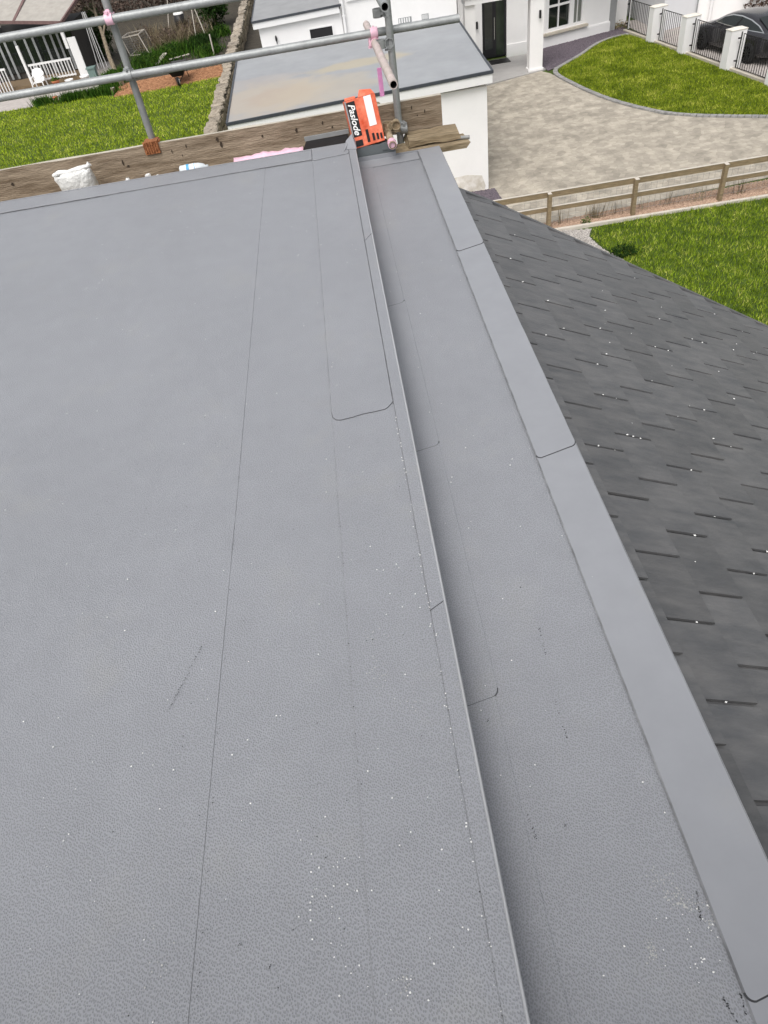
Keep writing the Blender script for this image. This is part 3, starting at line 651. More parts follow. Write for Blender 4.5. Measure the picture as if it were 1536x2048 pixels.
# knots: little dark hollows burnt into the toe board, part of the board
m_ = MB()
for kx, kz, w, h in ((-2.62,6.60,.02,.03),(-2.05,6.58,.014,.05),(-1.72,6.62,.012,.05),(-1.69,6.59,.02,.018),(-1.32,6.64,.007,.03),(-1.2,6.66,.009,.03),(-.95,6.67,.02,.035),(-.93,6.63,.018,.05),(-1.25,6.60,.006,.02),(-.6,6.64,.012,.025),(-.33,6.64,.016,.04),(-.12,6.66,.01,.03),(-.05,6.62,.012,.02),(.58,6.66,.008,.03),(.68,6.62,.008,.03),(.62,6.6,.01,.012)):
    n = 10; m_.add([(kx+w*.5*math.cos(2*math.pi*i/n)+.2*w*math.sin(i*2.1), 5.9295, kz+h*.5*math.sin(2*math.pi*i/n)) for i in range(n)]+[(kx, 5.931, kz)], [(i, (i+1) % n, n) for i in range(n)])
tb = bpy.data.objects['toe_board']; m_.build('knot', M('knot_wood', (.045, .032, .022), .9, .3, 30), tb)
# ---- litter on the platform
ob = empty('fixings_box', (.20, 5.68, 6.55), 'orange box with black print standing by the right upright', 'box')
BX = Matrix.Translation((.198, 5.64, 6.703)) @ Matrix.Rotation(R(-6), 4, 'Y') @ Matrix.Rotation(R(-14), 4, 'X') @ Matrix.Rotation(R(6), 4, 'Z')
def tf(mb): mb.v = [tuple(BX @ Vector(p)) for p in mb.v]; return mb
w, h, dpt = .235, .315, .12
tf(MB().box(-w/2, w/2, 0, dpt, -h/2, h/2)).build('carton', 'orange', ob, bevel=.004)
tf(MB().box(-w/2+.012, -w/2+.075, -.0025, -.0005, -h/2+.075, h/2-.012)).build('black_panel', 'ink', ob)
m_ = MB(); m_.box(w/2-.09, w/2-.035, -.003, -.001, -.04, h/2-.002); tf(m_).build('white_label', 'white', ob)
m_ = MB(); m_.plate([(w/2-.105, .03, h/2+.045), (w/2-.02, .03, h/2+.03), (w/2-.005, .0, h/2), (w/2-.13, .0, h/2)], .003); m_.plate([(-w/2+.01, .02, h/2+.016), (-.03, .02, h/2+.014), (-.03, 0, h/2), (-w/2+.005, 0, h/2)], .003); tf(m_).build('flap', 'orange', ob)
m_ = MB()
for x0, x1, z1 in ((-.012, .008, .085), (.03, .048, .05), (.062, .078, .043), (.09, .104, .038)):
    m_.box(x0, x1, -.003, -.001, -h/2+.02, -h/2+.02+z1)
m_.box(-w/2+.012, -w/2+.07, -.003, -.001, -h/2+.01, -h/2+.05); tf(m_).build('print', 'ink', ob)
tf(MB().box(-w/2+.001, -w/2+.011, -.0028, -.0006, -h/2+.02, h/2-.003)).build('tape', 'greypaint', ob)
tc = bpy.data.curves.new('lettering', 'FONT'); tc.body = 'Paslode'; tc.size = .066; tc.shear = .35; tc.offset = .0012; tc.extrude = .0006; tc.align_x = 'CENTER'; tc.align_y = 'CENTER'
to = bpy.data.objects.new('tmp', tc); COL.objects.link(to); bpy.context.view_layer.update()
me = bpy.data.meshes.new_from_object(to.evaluated_get(bpy.context.evaluated_depsgraph_get())); bpy.data.objects.remove(to)
Tm = BX @ Matrix.Translation((-w/2+.043, -.004, .033)) @ Matrix.Rotation(R(90), 4, 'X') @ Matrix.Rotation(R(-90), 4, 'Z')
me.transform(Tm); me.materials.clear(); me.materials.append(MAT['white'])
link(bpy.data.objects.new('lettering', me), ob)
# grey gutter length under the box
gl = empty('gutter_length', (.22, 5.64, 6.44), 'grey plastic gutter length lying under the orange box', 'gutter')
m_ = MB(); m_.box(.108, .40, 5.60, 5.606, 6.445, 6.545); m_.box(.108, .40, 5.606, 5.75, 6.445, 6.452); m_.box(.108, .40, 5.745, 5.75, 6.452, 6.53); m_.build('channel', 'greypl', gl)
MB().box(.30, .41, 5.592, 5.60, 6.50, 6.552).build('bracket', 'greypl', gl)
MB().box(.105, .40, 5.585, 5.5915, 6.44, 6.478).build('lip', 'mem_s', gl)
# white rubble bag
rb = empty('rubble_bag', (-2.07, 5.78, 6.45), 'crumpled white plastic bag against the toe board', 'bag')
q = random.Random(3); m_ = MB(); rings = []
for i, (z, wx, wy) in enumerate(((6.445,.12,.06),(6.52,.135,.075),(6.60,.145,.07),(6.64,.148,.05),(6.665,.148,.035),(6.668,.12,.015))):
    rings.append([(-2.07+(wx*math.copysign(abs(math.cos(a))**.6, math.cos(a)))*(1+q.uniform(-.07,.07)), 5.80-i*.012+wy*math.copysign(abs(math.sin(a))**.7, math.sin(a))*(1+q.uniform(-.15,.15)), z+q.uniform(-.012,.012)+.012*math.cos(a)) for a in [2*math.pi*k/18 for k in range(18)]])
vs = [v for r_ in rings for v in r_]; m_.add(vs, [(i*18+k, i*18+(k+1) % 18, (i+1)*18+(k+1) % 18, (i+1)*18+k) for i in range(5) for k in range(18)], True); m_.add(rings[-1], [tuple(range(18))], True)
m_.build('sack', 'white_d', rb)
m_ = MB(); m_.tube([(-2.215,5.745,6.663),(-2.16,5.74,6.678),(-2.09,5.745,6.672),(-2.0,5.74,6.684),(-1.935,5.745,6.69),(-1.915,5.75,6.705)], [.013,.02,.016,.02,.015,.02], 8); m_.build('rolled_top', 'white_d', rb)
# small white offcuts
for k, (x, z, s_, lab) in enumerate(((-1.72,6.50,.03,'leftmost small white plaster scrap between the bag and the bottle'),(-1.655,6.515,.036,'upright white plaster scrap second from the crumpled bag'),(-1.50,6.52,.036,'largest white plaster scrap between the bag and the bottle'),(-1.42,6.515,.026,'small square white scrap nearest the bottle'))):
    m_ = MB(); m_.blob((x, 5.66, z+.035), (s_*.8, s_*.5, s_*1.1), 6, 4, .35, seed=k, smooth=False); m_.build('plaster_scrap', 'white_d', None, label=lab, cat='scrap', group='white scraps on the platform')
MB().box(-1.60, -1.555, 5.665, 5.675, 6.45, 6.56).build('blue_scrap', 'blue', None, label='scrap of blue plastic among the white plaster scraps', cat='scrap')
bt = empty('plastic_bottle', (-1.15, 5.74, 6.5), 'clear drinks bottle with blue and white label lying by the roof edge', 'bottle')
m_ = MB(); m_.lathe([(.0,-.10),(.03,-.098),(.036,-.09),(.036,.05),(.026,.085),(.013,.10),(.013,.12),(0,.12)], (-1.15, 5.68, 6.568), 18, axis='x'); m_.build('bottle_body', M('clear_plastic', (.62,.66,.68), .15, .1), bt)
m_ = MB(); m_.lathe([(.0368,-.055),(.0368,.03)], (-1.15, 5.68, 6.568), 18, axis='x'); m_.build('label_band', 'white', bt)
m_ = MB(); m_.lathe([(.0375,-.045),(.0375,-.022)], (-1.15, 5.68, 6.568), 18, axis='x'); m_.lathe([(.0375,.016),(.0375,.022)], (-1.15, 5.68, 6.568), 18, axis='x'); m_.build('label_stripe', 'blue', bt)
# pink wrapper and black tray behind the kerb corner
m_ = MB(); vs = []
for i in range(17):
    x = -.84+i*.034
    for (dy, dz) in ((0,0),(.03,.035),(.075,.045),(.12,.01)): vs.append((x, 5.70+dy+random.uniform(-.006,.006), 6.525+dz+random.uniform(-.009,.009)))
m_.add(vs, [(i*4+k, (i+1)*4+k, (i+1)*4+k+1, i*4+k+1) for i in range(16) for k in range(3)], True)
pw = empty('wrapper', (-.58, 5.75, 6.45), 'crumpled pink plastic wrapper lying along the toe board', 'wrapper')
o = m_.build('film', 'pink_l', pw); o.modifiers.new('th', 'SOLIDIFY').thickness = .003
m_ = MB(); m_.box(-.50,-.42,5.692,5.72,6.52,6.55); m_.build('printed_patch', M('violet_print', (.25,.22,.55), .5, .5, 60, col2=(.7,.5,.7)), pw)
bk = empty('black_tray', (-.14, 5.78, 6.45), 'black plastic tray tucked between the roof corner and toe board', 'tray')
m_ = MB(); m_.plate([(-.33,5.62,6.53),(.04,5.62,6.545),(.06,5.90,6.56),(-.27,5.90,6.56)], .02); m_.build('base', 'ink', bk)
m_ = MB(); m_.bar((-.28,5.905,6.575),(.07,5.905,6.58),.015,.03); m_.build('rim', 'greypaint', bk)

# ================================================================== NEIGHBOURING WHITE HOUSE
nh = empty('bungalow', (3, 30, 0), 'white rendered bungalow with grey flat garage roof and pillared porch', 'house')
# garage
gz = lambda X: 2.90+(X+2.9)*.0235
def slab(poly, t0, t1):  # slab following gz
    n = len(poly); vs = [(p[0],p[1],gz(p[0])+t0) for p in poly]+[(p[0],p[1],gz(p[0])+t1) for p in poly]
    return vs, [tuple(range(n))[::-1], tuple(range(n,2*n))] + [(i,(i+1) % n,n+(i+1) % n,n+i) for i in range(n)]
m_ = MB(); m_.box(-2.75, 4.14, 20.97, 27.7, -.1, 2.72); m_.build('garage_wall', 'render', nh)
GRF = [(-2.97,20.82),(4.27,20.82),(4.50,28.0),(-3.1,28.0)]
m_ = MB(); m_.add(*slab(GRF, -.005, .012)); gr = m_.build('garage_roof', 'grp', nh)
m_ = MB()
for a, b in ((0,1),(1,2),(3,0)):
    p, q_ = GRF[a], GRF[b]; m_.bar((*p, gz(p[0])-.0), (*q_, gz(q_[0])-.0), .05, .075)
m_.build('roof_trim', 'trim', gr)
m_ = MB()
for a, b, w_ in ((0,1,.06),(1,2,.06),(3,0,.06)):
    p, q_ = Vector(GRF[a]), Vector(GRF[b]); c = Vector((.6,24.5)); p = p+(c-p).normalized()*.02; q_ = q_+(c-q_).normalized()*.02
    m_.bar((p.x,p.y,gz(p.x)-.15), (q_.x,q_.y,gz(q_.x)-.15), .03, .22)
m_.build('fascia', 'upvc', gr)
m_ = MB(); m_.add([(p[0]*.99+.006, p[1]+(.04 if i < 2 else -.05), gz(p[0])-.255) for i, p in enumerate(GRF)] , [(0,1,2,3)]); m_.build('soffit', 'upvc', gr)
# damp stain at the garage foot (flat wash of dirt, a thin skin on the render)
m_ = MB(); m_.plate([(2.9,20.965,0),(4.02,20.965,0),(4.05,20.965,.12),(3.95,20.965,.42),(3.5,20.965,.50),(2.9,20.965,.46)][::-1], .003); m_.build('damp_patch', 'stain', nh)
# wing behind the garage
YB = 27.9
m_ = MB(); m_.box(-2.14, .66, YB+.02, 34, -.1, 3.84); m_.box(.66, 4.55, YB+.10, 36, -.1, 4.6); m_.build('rear_wall', 'render', nh)
m_ = MB(); m_.plate([(-2.3,YB-.12,3.93),(.66,YB-.12,3.99),(.66,34,4.1),(-2.3,34,4.05)], .03); br = m_.build('rear_roof', 'grp2', nh)
m_ = MB(); m_.bar((-2.3,YB-.13,3.915),(.70,YB-.13,3.975),.03,.06); m_.bar((-2.31,YB-.12,3.915),(-2.31,34,4.03),.03,.06); m_.build('roof_trim', 'trim', br)
m_ = MB(); m_.bar((-2.27,YB-.09,3.79),(.62,YB-.09,3.85),.05,.17); m_.bar((-2.28,YB-.06,3.79),(-2.28,34,3.9),.05,.17); m_.build('fascia', 'upvc', br)
m_ = MB(); m_.tube([(.74,YB+.02,5.0),(.74,YB+.02,3.1)], .05, 12); m_.box(.68,.80,YB-.02,YB+.06,3.62,3.67); m_.build('downpipe', 'upvc', nh)
m_ = MB(); m_.bar((.9,YB+.06,4.02),(4.6,YB+.06,4.10),.05,.035); m_.build('wall_moulding', 'upvc', nh)
wn = MB().box(-.46,.30,YB+.008,YB+.018,3.17,3.43).build('vent_window', 'ink', nh)
m_ = MB(); m_.box(-.51,.35,YB-.01,YB+.02,3.12,3.168); m_.box(-.51,.35,YB-.01,YB+.02,3.432,3.47); m_.box(-.51,-.462,YB-.01,YB+.02,3.168,3.432); m_.box(.302,.35,YB-.01,YB+.02,3.168,3.432); m_.build('frame', 'upvc', wn)
for (a, b) in ((2.55,3.0),(3.35,3.58)):
    v = MB().box(a,b,YB+.085,YB+.098,3.14,3.30).build('air_vent', 'greypaint', nh)
    m_ = MB()
    for k in range(5): m_.box(a+.02+k*(b-a-.04)/5, a+.02+(k+.55)*(b-a-.04)/5, YB+.075, YB+.085, 3.155, 3.285)
    m_.build('louvre', 'upvc', v)
lp = MB(); lp.blob((-1.62,YB-.03,3.35),(.035,.05,.09),8,6,.1); lp.box(-1.63,-1.61,YB-.02,YB+.02,3.2,3.3); lp.build('wall_lamp', 'ink', nh)
# front wall with door
YF = 34.95
m_ = MB(); m_.box(4.55,5.14,YF+.02,36,-.1,3.4); m_.box(5.72,6.74,YF,36,-.1,3.4); m_.box(7.80,9.02,YF,36,-.1,3.4); m_.box(5.14,9.0,YF+.3,36,2.35,3.4); m_.build('front_wall', 'render', nh)
MB().box(5.14,5.72,YF+.25,YF+.29,0,2.35).build('side_window', 'black', nh)
dr = MB().box(6.74,7.80,YF+.12,YF+.17,.03,2.35).build('front_door', 'black', nh)
MB().box(6.86,7.20,YF+.105,YF+.119,.35,2.2).build('pane', 'glass', dr)
MB().box(7.36,7.70,YF+.105,YF+.119,.10,2.3).build('pane', M('green_glass', (.02,.028,.018), .08, .4, 2), dr)
MB().tube([(7.28,YF+.08,.7),(7.28,YF+.08,1.5)], .018, 8).build('handle', 'chrome', dr)
MB().box(6.9,7.75,33.9,34.6,.031,.05).build('door_mat', 'ink', None, label='black door mat in front of the dark front door', cat='mat')
m_ = MB(); m_.box(7.80,9.02,YF-.04,YF,-.05,.45); m_.build('plinth', 'render', nh)
for (lx, ly, lz) in ((6.50,YF,1.35),(8.44,32.0,1.95)):
    m_ = MB(); m_.tube([(lx,ly-.09,lz-.13),(lx,ly-.09,lz+.13)], .045, 10); m_.box(lx-.02,lx+.02,ly-.06,ly,lz-.04,lz+.04); m_.build('wall_lamp', 'ink', nh)
# porch pillar and canopy
m_ = MB(); m_.box(8.08,8.62,32.02,32.45,.0,2.62); m_.box(8.04,8.66,31.98,32.49,.0,.10); m_.build('porch_pillar', 'render', nh)
m_ = MB(); m_.box(5.5,9.05,31.9,32.7,2.62,2.86); m_.box(5.42,9.13,31.82,32.8,2.86,2.93); m_.build('porch_canopy', 'upvc', nh)
m_ = MB(); m_.box(5.5,5.9,32.0,32.4,.0,2.62); m_.build('porch_pillar', 'render', nh)
# window wall, turned a little
WA, WB = (9.0,35.1), (12.7,36.2)
m_ = MB()
for s0, s1, z0, z1 in ((0,.60,0,3.4),(2.52,3.86,0,3.4),(.60,2.52,0,.55),(.60,2.52,2.25,3.4)): m_.add(*obox(WA,WB,s0,s1,z0-.05 if z0 == 0 else z0,z1,-.5,0))
m_.build('window_wall', 'render', nh)
m_ = MB(); m_.add(*obox(WA,WB,-.1,3.90,-.05,.36,.0,.05)); m_.add(*obox(WA,WB,-.1,3.90,.36,.40,.0,.03)); m_.build('plinth', 'render', nh)
ww = MB(); ww.add(*obox(WA,WB,.60,2.52,.55,2.25,-.12,-.10)); wo = ww.build('window', 'glass', nh)
m_ = MB()
for s0, s1, z0, z1 in ((.60,.76,.55,2.25),(2.42,2.52,.55,2.25),(1.80,2.02,.55,2.25),(.76,1.80,.55,.66),(2.02,2.42,.55,.66),(.76,1.80,2.15,2.25),(2.02,2.42,2.15,2.25)): m_.add(*obox(WA,WB,s0,s1,z0,z1,-.10,-.02))
m_.build('frame', 'upvc', wo)
m_ = MB()
for s0, s1, z0, z1 in ((1.24,1.29,.66,2.15),(.76,1.24,1.42,1.50),(1.29,1.80,1.42,1.50),(2.20,2.23,.66,2.15)): m_.add(*obox(WA,WB,s0,s1,z0,z1,-.10,-.05))
m_.build('glazing_bar', 'upvc', wo)
m_ = MB(); m_.add(*obox(WA,WB,2.03,2.195,.67,2.14,-.0995,-.095)); m_.add(*obox(WA,WB,2.235,2.41,.67,2.14,-.0995,-.095)); m_.build('curtain', M('curtain', (.16,.17,.15), .8, .3, 12, stretch=(6,6,.3)), wo)
m_ = MB(); m_.add(*obox(WA,WB,.48,2.68,.46,.548,-.10,.16)); m_.build('sill', 'cream', wo)
m_ = MB(); m_.box(4.4,13.0,34.3,35.0,3.4,3.6); m_.build('eaves', 'upvc', nh)
m_ = MB(); m_.box(4.3,13.0,36.2,44,0,3.4); m_.plate([(4.2,34.3,3.6),(13.1,34.9,3.6),(13.1,40,5.6),(4.2,40,5.6)], .1); m_.build('main_roof', 'grp2', nh)

# ================================================================== far white building right of the bungalow
fh = empty('outbuilding', (17, 38, 0), 'pale grey white building behind the railings at the top edge', 'building')
m_ = MB(); m_.add([(14.55,34.75,-.1),(16.2,35.25,-.1),(16.0,40,-.1),(14.3,40,-.1),(14.55,34.75,4.5),(16.2,35.25,4.5),(16.0,40,4.5),(14.3,40,4.5)], [(0,1,5,4),(1,2,6,5),(2,3,7,6),(3,0,4,7),(4,5,6,7)]); m_.build('garage_door_wall', 'render2', fh)
m_ = MB(); m_.add([(16.2,35.2,-.1),(19.5,34.6,-.1),(22,40,-.1),(16.0,40,-.1),(16.2,35.2,4.5),(19.5,34.6,4.5),(22,40,4.5),(16.0,40,4.5)], [(0,1,5,4),(1,2,6,5),(2,3,7,6),(3,0,4,7),(4,5,6,7)]); m_.build('wall', 'render', fh)
m_ = MB(); m_.tube([(16.75,35.0,0),(16.75,35.0,4.5)], .06, 10); m_.build('downpipe', 'upvc', fh)
MB().tube([(16.2,35.17,0),(16.2,35.17,4.5)], .03, 8).build('joint_strip', 'greypaint', fh)
m_ = MB(); m_.add([(13.0,36.9,-.1),(13.9,37.3,-.1),(13.9,40,-.1),(13.0,40,-.1),(13.0,36.9,3),(13.9,37.3,3),(13.9,40,3),(13.0,40,3)], [(0,1,5,4),(1,2,6,5),(2,3,7,6),(3,0,4,7),(4,5,6,7)]); m_.build('link_wall', 'render', fh)
# shrub clump at the house corner gap
leaves('low_shrub', (13.25,36.35,.12), (.45,.3,.18), 350, .05, 'leaf_dry', label='small dead looking shrub in the gap beside the bungalow corner', cat='shrub')

# ================================================================== railings wall along the neighbour's drive
P0, P1 = Vector((13.52,34.9)), Vector((15.28,24.2))
u = (P1-P0).normalized(); LN = (P1-P0).length
def on(s_, d=0): n = Vector((u.y,-u.x)); p = P0+u*s_-n*d; return p
MB().bar((*on(-.95),.0),(*P1,.0),.24,.13).build('railing_plinth', 'cream', None, label='low pale plinth under the white pillars and railings', cat='plinth')
PS = [1.5, 3.88, 6.75, 9.35]
plab = ['white railing pillar nearest the bungalow window', 'second white pillar from the bungalow', 'white pillar in front of the black car door', 'white pillar cut by the right picture edge']
for s_, lb in zip(PS, plab):
    pl = empty('pillar', (*on(s_), 0), lb, 'pillar', 'white railing pillars')
    a, b = on(s_-.31), on(s_+.31)
    MB().bar((*on(s_),.0),(*on(s_),1.22),.60,.36, up=(u.x,u.y,0)).build('shaft', 'render', pl)
    vs = []
    MB().bar((*on(s_),1.22),(*on(s_),1.245),.63,.39, up=(u.x,u.y,0)).bar((*on(s_),1.245),(*on(s_),1.29),.60,.36, up=(u.x,u.y,0), taper=.35).build('cap', 'capstone', pl)
SPANS = [(-.80,1.20),(1.82,3.57),(4.20,6.43),(7.07,9.03)]
rlab = ['railing panel nearest the bungalow in front of white wall', 'railing panel between the first and second white pillars', 'railing panel in front of the black car bonnet', 'railing panel in front of the black car rear wheel']
for (a, b), lb in zip(SPANS, rlab):
    rl = empty('metal_fence', (*on((a+b)/2), 0), lb, 'railings', 'railing panels between the white pillars')
    for z in (.10, 1.16): MB().bar((*on(a),z),(*on(b),z),.02,.022).build('rail', 'ink', rl)
    n = int((b-a)/.13)
    bar0 = None
    for k in range(1, n):
        p = on(a+(b-a)*k/n)
        if bar0 is None: bar0 = MB().bar((0,0,.10),(0,0,1.15),.017,.017).mesh('baluster', 'ink')
        inst('baluster', bar0, rl, (*p, 0))
    for s_, m in ((a+.03,'ink'), (a+.10,'upvc'), (b-.03,'ink')):
        MB().bar((*on(s_),.12),(*on(s_),1.20),.05,.05).build('end_post', m, rl)
    for z in (.3,1.0): MB().bar((*on(a-.06,-.05),z),(*on(a+.04,-.05),z+.02),.05,.05).build('hinge', 'ink', rl)

# ================================================================== black car
car = empty('parked_car', (16.42, 27.70, 0), 'black car with chrome window line parked behind the railings', 'car')
car.rotation_euler.z = R(12); WORLD[car.name] = Vector((0,0,0)); CX, CY = 0.0, 0.0
st = [ # y, half width, belt z, bottom z, deck z (top at centre)
 (0,.62,.86,.38,.90),(.06,.78,.92,.30,.97),(.35,.90,.97,.22,1.03),(.9,.93,.98,.20,1.04),(1.6,.93,.96,.18,1.0),(2.4,.925,.93,.18,.98),(3.2,.92,.90,.18,.97),(3.7,.91,.84,.19,.93),(4.2,.87,.74,.22,.80),(4.5,.78,.66,.26,.70),(4.66,.58,.58,.34,.61)]
m_ = MB(); rings = []
for y, hw, bz, z0, dz in st:
    half = [(0,dz),(hw*.55,dz-.01),(hw*.88,bz+.01),(hw*.985,bz-.08),(hw,.62 if bz > .7 else bz-.12),(hw*.985,.42),(hw*.93,z0+.03),(hw*.8,z0),(0,z0)]
    rings.append([(CX+x, CY+y, z) for x, z in half] + [(CX-x, CY+y, z) for x, z in half[-2:0:-1]])
n = len(rings[0]); vs = [v for r_ in rings for v in r_]
m_.add(vs, [(i*n+k, (i+1)*n+k, (i+1)*n+(k+1) % n, i*n+(k+1) % n) for i in range(len(rings)-1) for k in range(n)], True)
m_.add(rings[0], [tuple(range(n))], True); m_.add(rings[-1], [tuple(range(n))[::-1]], True)
o = m_.build('body', 'carpaint', car); o.modifiers.new('sub', 'SUBSURF').render_levels = 2
gh = [(.42,.70,.98,.99),(.75,.735,.97,1.13),(1.2,.75,.96,1.29),(1.7,.76,.95,1.38),(2.2,.765,.94,1.40),(2.7,.765,.93,1.34),(3.1,.76,.92,1.20),(3.55,.74,.90,.95)]
m_ = MB(); rings = []
for y, hw, bz, rz in gh:
    half = [(0,rz),(hw*.55,rz-.012),(hw*.80,rz-.05 if rz-bz > .1 else rz-.01),(hw*.95,(rz+bz)/2),(hw*1.08,bz-.03)]
    rings.append([(CX+x, CY+y, z) for x, z in half[::-1]] + [(CX-x, CY+y, z) for x, z in half[1:]])
n = len(rings[0]); vs = [v for r_ in rings for v in r_]
m_.add(vs, [(i*n+k, i*n+k+1, (i+1)*n+k+1, (i+1)*n+k) for i in range(len(rings)-1) for k in range(n-1)], True)
o = m_.build('roof', 'carpaint', car); o.modifiers.new('sub', 'SUBSURF').render_levels = 2
def gx(y, z):   # left flank of the greenhouse at (y, z)
    for (y0,w0,b0,r0),(y1,w1,b1,r1) in zip(gh[:-1], gh[1:]):
        if y0 <= y <= y1:
            t = (y-y0)/(y1-y0); w_ = w0+(w1-w0)*t; b_ = b0+(b1-b0)*t; r_ = r0+(r1-r0)*t
            f = (z-b_)/max(.02, r_-b_); return w_*(1.08-.14*min(1,f*2) - .15*max(0,(f-.5)*2)) if f < 1 else w_*.8
    return .75
out = [(.62,1.0),(1.0,1.13),(1.45,1.24),(1.95,1.29),(2.45,1.27),(2.85,1.17),(3.2,.99),(2.6,.985),(1.9,.99),(1.2,.99)]
for sd_ in (-1, 1):
    def ring_(grow): 
        c = (1.9,1.1); return [(c[0]+(y-c[0])*grow, c[1]+(z-c[1])*(grow if grow == 1 else 1+(grow-1)*2.2)) for y, z in out]
    a = [(CX+sd_*(gx(y,z)+.018), CY+y, z) for y, z in ring_(1)]; b = [(CX+sd_*(gx(y,z)+.016), CY+y, z) for y, z in ring_(1.075)]
    MB().add(a, [tuple(range(len(a)))], True).build('side_window', 'glass', car)
    n = len(a); MB().add(a+b, [(i,(i+1) % n,n+(i+1) % n,n+i) for i in range(n)], True).build('window_trim', 'chrome', car)
    p = [(CX+sd_*(gx(y,z)+.022), CY+y, z) for y, z in ((2.02,.99),(2.10,.99),(1.92,1.285),(1.84,1.285))]
    MB().add(p, [(0,1,2,3)]).build('door_pillar', 'ink', car)
    for wy in (1.02, 3.78):
        wx = CX+sd_*.84
        wh = MB().lathe([(.20,-.11),(.30,-.11),(.335,-.07),(.335,.07),(.30,.11),(.20,.11)], (wx, CY+wy, .335), 28, axis='x').build('wheel', 'tyre', car)
        m2 = MB(); m2.lathe([(.235,-.10),(.25,-.105),(.235,-.112)] if sd_ < 0 else [(.235,.10),(.25,.105),(.235,.112)], (wx, CY+wy, .335), 28, axis='x')
        for k in range(10):
            a_ = 2*math.pi*k/10; m2.bar((wx+sd_*.10, CY+wy+.03*math.cos(a_), .335+.03*math.sin(a_)), (wx+sd_*.10, CY+wy+.24*math.cos(a_+.12), .335+.24*math.sin(a_+.12)), .018, .03, up=(1,0,0))
        m2.build('rim', 'alloy', wh)
    MB().blob((CX+sd_*.66, CY+.09, .90),(.20,.07,.055),12,6,0).build('tail_light', 'tail', car)
    MB().blob((CX+sd_*1.0, CY+3.05, 1.0),(.09,.06,.06),10,6,0).build('mirror', 'carpaint', car)
    MB().bar((CX+sd_*.925, CY+1.75, .86),(CX+sd_*.925, CY+1.95, .855),.02,.025).build('door_handle', 'chrome', car)
m_ = MB(); m_.plate([(CX-.58,CY+.52,1.03),(CX+.58,CY+.52,1.03),(CX+.50,CY+1.25,1.315),(CX-.50,CY+1.25,1.315)], .01); m_.build('rear_screen', 'glass', car)
# dark hedge behind the car
leaves('dark_hedge', (20.6,34.6,.7), (2.6,1.2,.8), 5000, .09, 'twig', label='dark brown hedge beyond the black car', cat='hedge')

# ================================================================== post and rail fence
fe = empty('rail_fence', (7.3, 17.7, 0), 'timber post and rail fence between gravel strip and paved drive', 'fence')
YFN = 17.72
for x in (.45, 2.75, 5.06, 7.31, 9.60, 11.9, 14.2):
    p = MB().bar((x,YFN-.03,-.3),(x+random.uniform(-.02,.02),YFN-.03,.93),.15,.09).build('post', 'timber', fe, bevel=.008)
    MB().bar((x,YFN-.03,.93),(x,YFN-.03,.938),.155,.095).build('post_cap', 'timber_top', p)
xs = [.3,2.75,5.06,7.31,9.60,11.9,14.3]
for z0, hgt in ((.87,.14),(.50,.11)):
    for a, b in zip(xs[:-1], xs[1:]):
        dz = random.uniform(-.008,.008)
        r_ = MB().box(a+.012, b-.012, YFN+.018, YFN+.06, z0-hgt/2+dz, z0+hgt/2+dz).build('rail', 'timber', fe)
        MB().box(a+.012, b-.012, YFN+.012, YFN+.066, z0+hgt/2+dz, z0+hgt/2+.012+dz).build('pale_top_edge', 'timber_top', r_)  # paler strip along the top of the rail
m_ = MB()   # fine stock wire behind the rails
for k in range(5): m_.bar((.4,YFN+.075,.12+k*.15),(14.2,YFN+.075,.12+k*.15),.004,.004)
for k in range(93): m_.bar((.4+k*.15,YFN+.075,.1),(.4+k*.15,YFN+.075,.75),.004,.004)
o = m_.build('wire_mesh', 'galv_d', fe)
# weeds growing through the fence
for k, (x, n_) in enumerate(((4.6,26),(5.5,10),(6.35,60),(6.9,12),(7.7,8),(8.3,14),(8.9,8),(9.2,10),(10.2,20))):
    xx = np.array([random.gauss(x,.10) for _ in range(n_)]); yy = np.array([YFN+random.uniform(.08,.3) for _ in range(n_)])
    blades('weed', xx, yy, 0, .45, .02, .35, 'leaf_dry', label=['thin dry weeds by the fence end near the slate roof','few dry stems right of the leftmost fence post','bushy dry weed in the middle of the left fence bay','dry stems just left of the middle fence post','few stems right of the middle fence post','dry weed clump in the middle of the right fence bay','sparse stems in the right fence bay','dry stems left of the right hand fence post','weeds at the far right end of the fence'][k], cat='weed', group='weeds along the rail fence')
leaves('green_weed', (6.05,17.62,.06), (.14,.1,.10), 160, .03, 'leaf_m', label='small green weed in the gravel by the fence', cat='weed')
leaves('green_weed', (6.35,15.62,.10), (.35,.22,.16), 700, .035, 'leaf_d', label='dark leafy weed clump at the slate roof verge', cat='weed')

# ================================================================== rubble boundary wall
bw = empty('boundary_wall', (-4.7, 45, 0), 'rough weathered stone boundary wall running beside the back lawn', 'wall')
MB().box(-4.80,-4.52,26.8,60,-.1,.68).build('core', 'soil', bw)
def rock(k, r, nm, mat):
    q = random.Random(k); mb = MB(); vs = []
    for i in range(6):
        ph = math.pi*i/5
        for j in range(8):
            th = 2*math.pi*(j+.5)/8; pw = lambda v: math.copysign(abs(v)**.45, v)
            t = 1+q.uniform(-.12,.12); vs.append((r[0]*t*pw(math.sin(ph))*pw(math.cos(th)), r[1]*(1+q.uniform(-.1,.1))*pw(math.sin(ph))*pw(math.sin(th)), r[2]*(1+q.uniform(-.15,.15))*pw(math.cos(ph))))
    mb.add(vs, [(i*8+j, (i+1)*8+j, (i+1)*8+(j+1) % 8, i*8+(j+1) % 8) for i in range(5) for j in range(8)]); return mb.mesh(nm, mat)
RK = [rock(k, (.12,.26,.17), 'stone', 'stone') for k in range(6)]
mb = [rock(20+k, (.24,.28,.07), 'coping_stone', 'stone_top') for k in range(6)]
y = 27.0
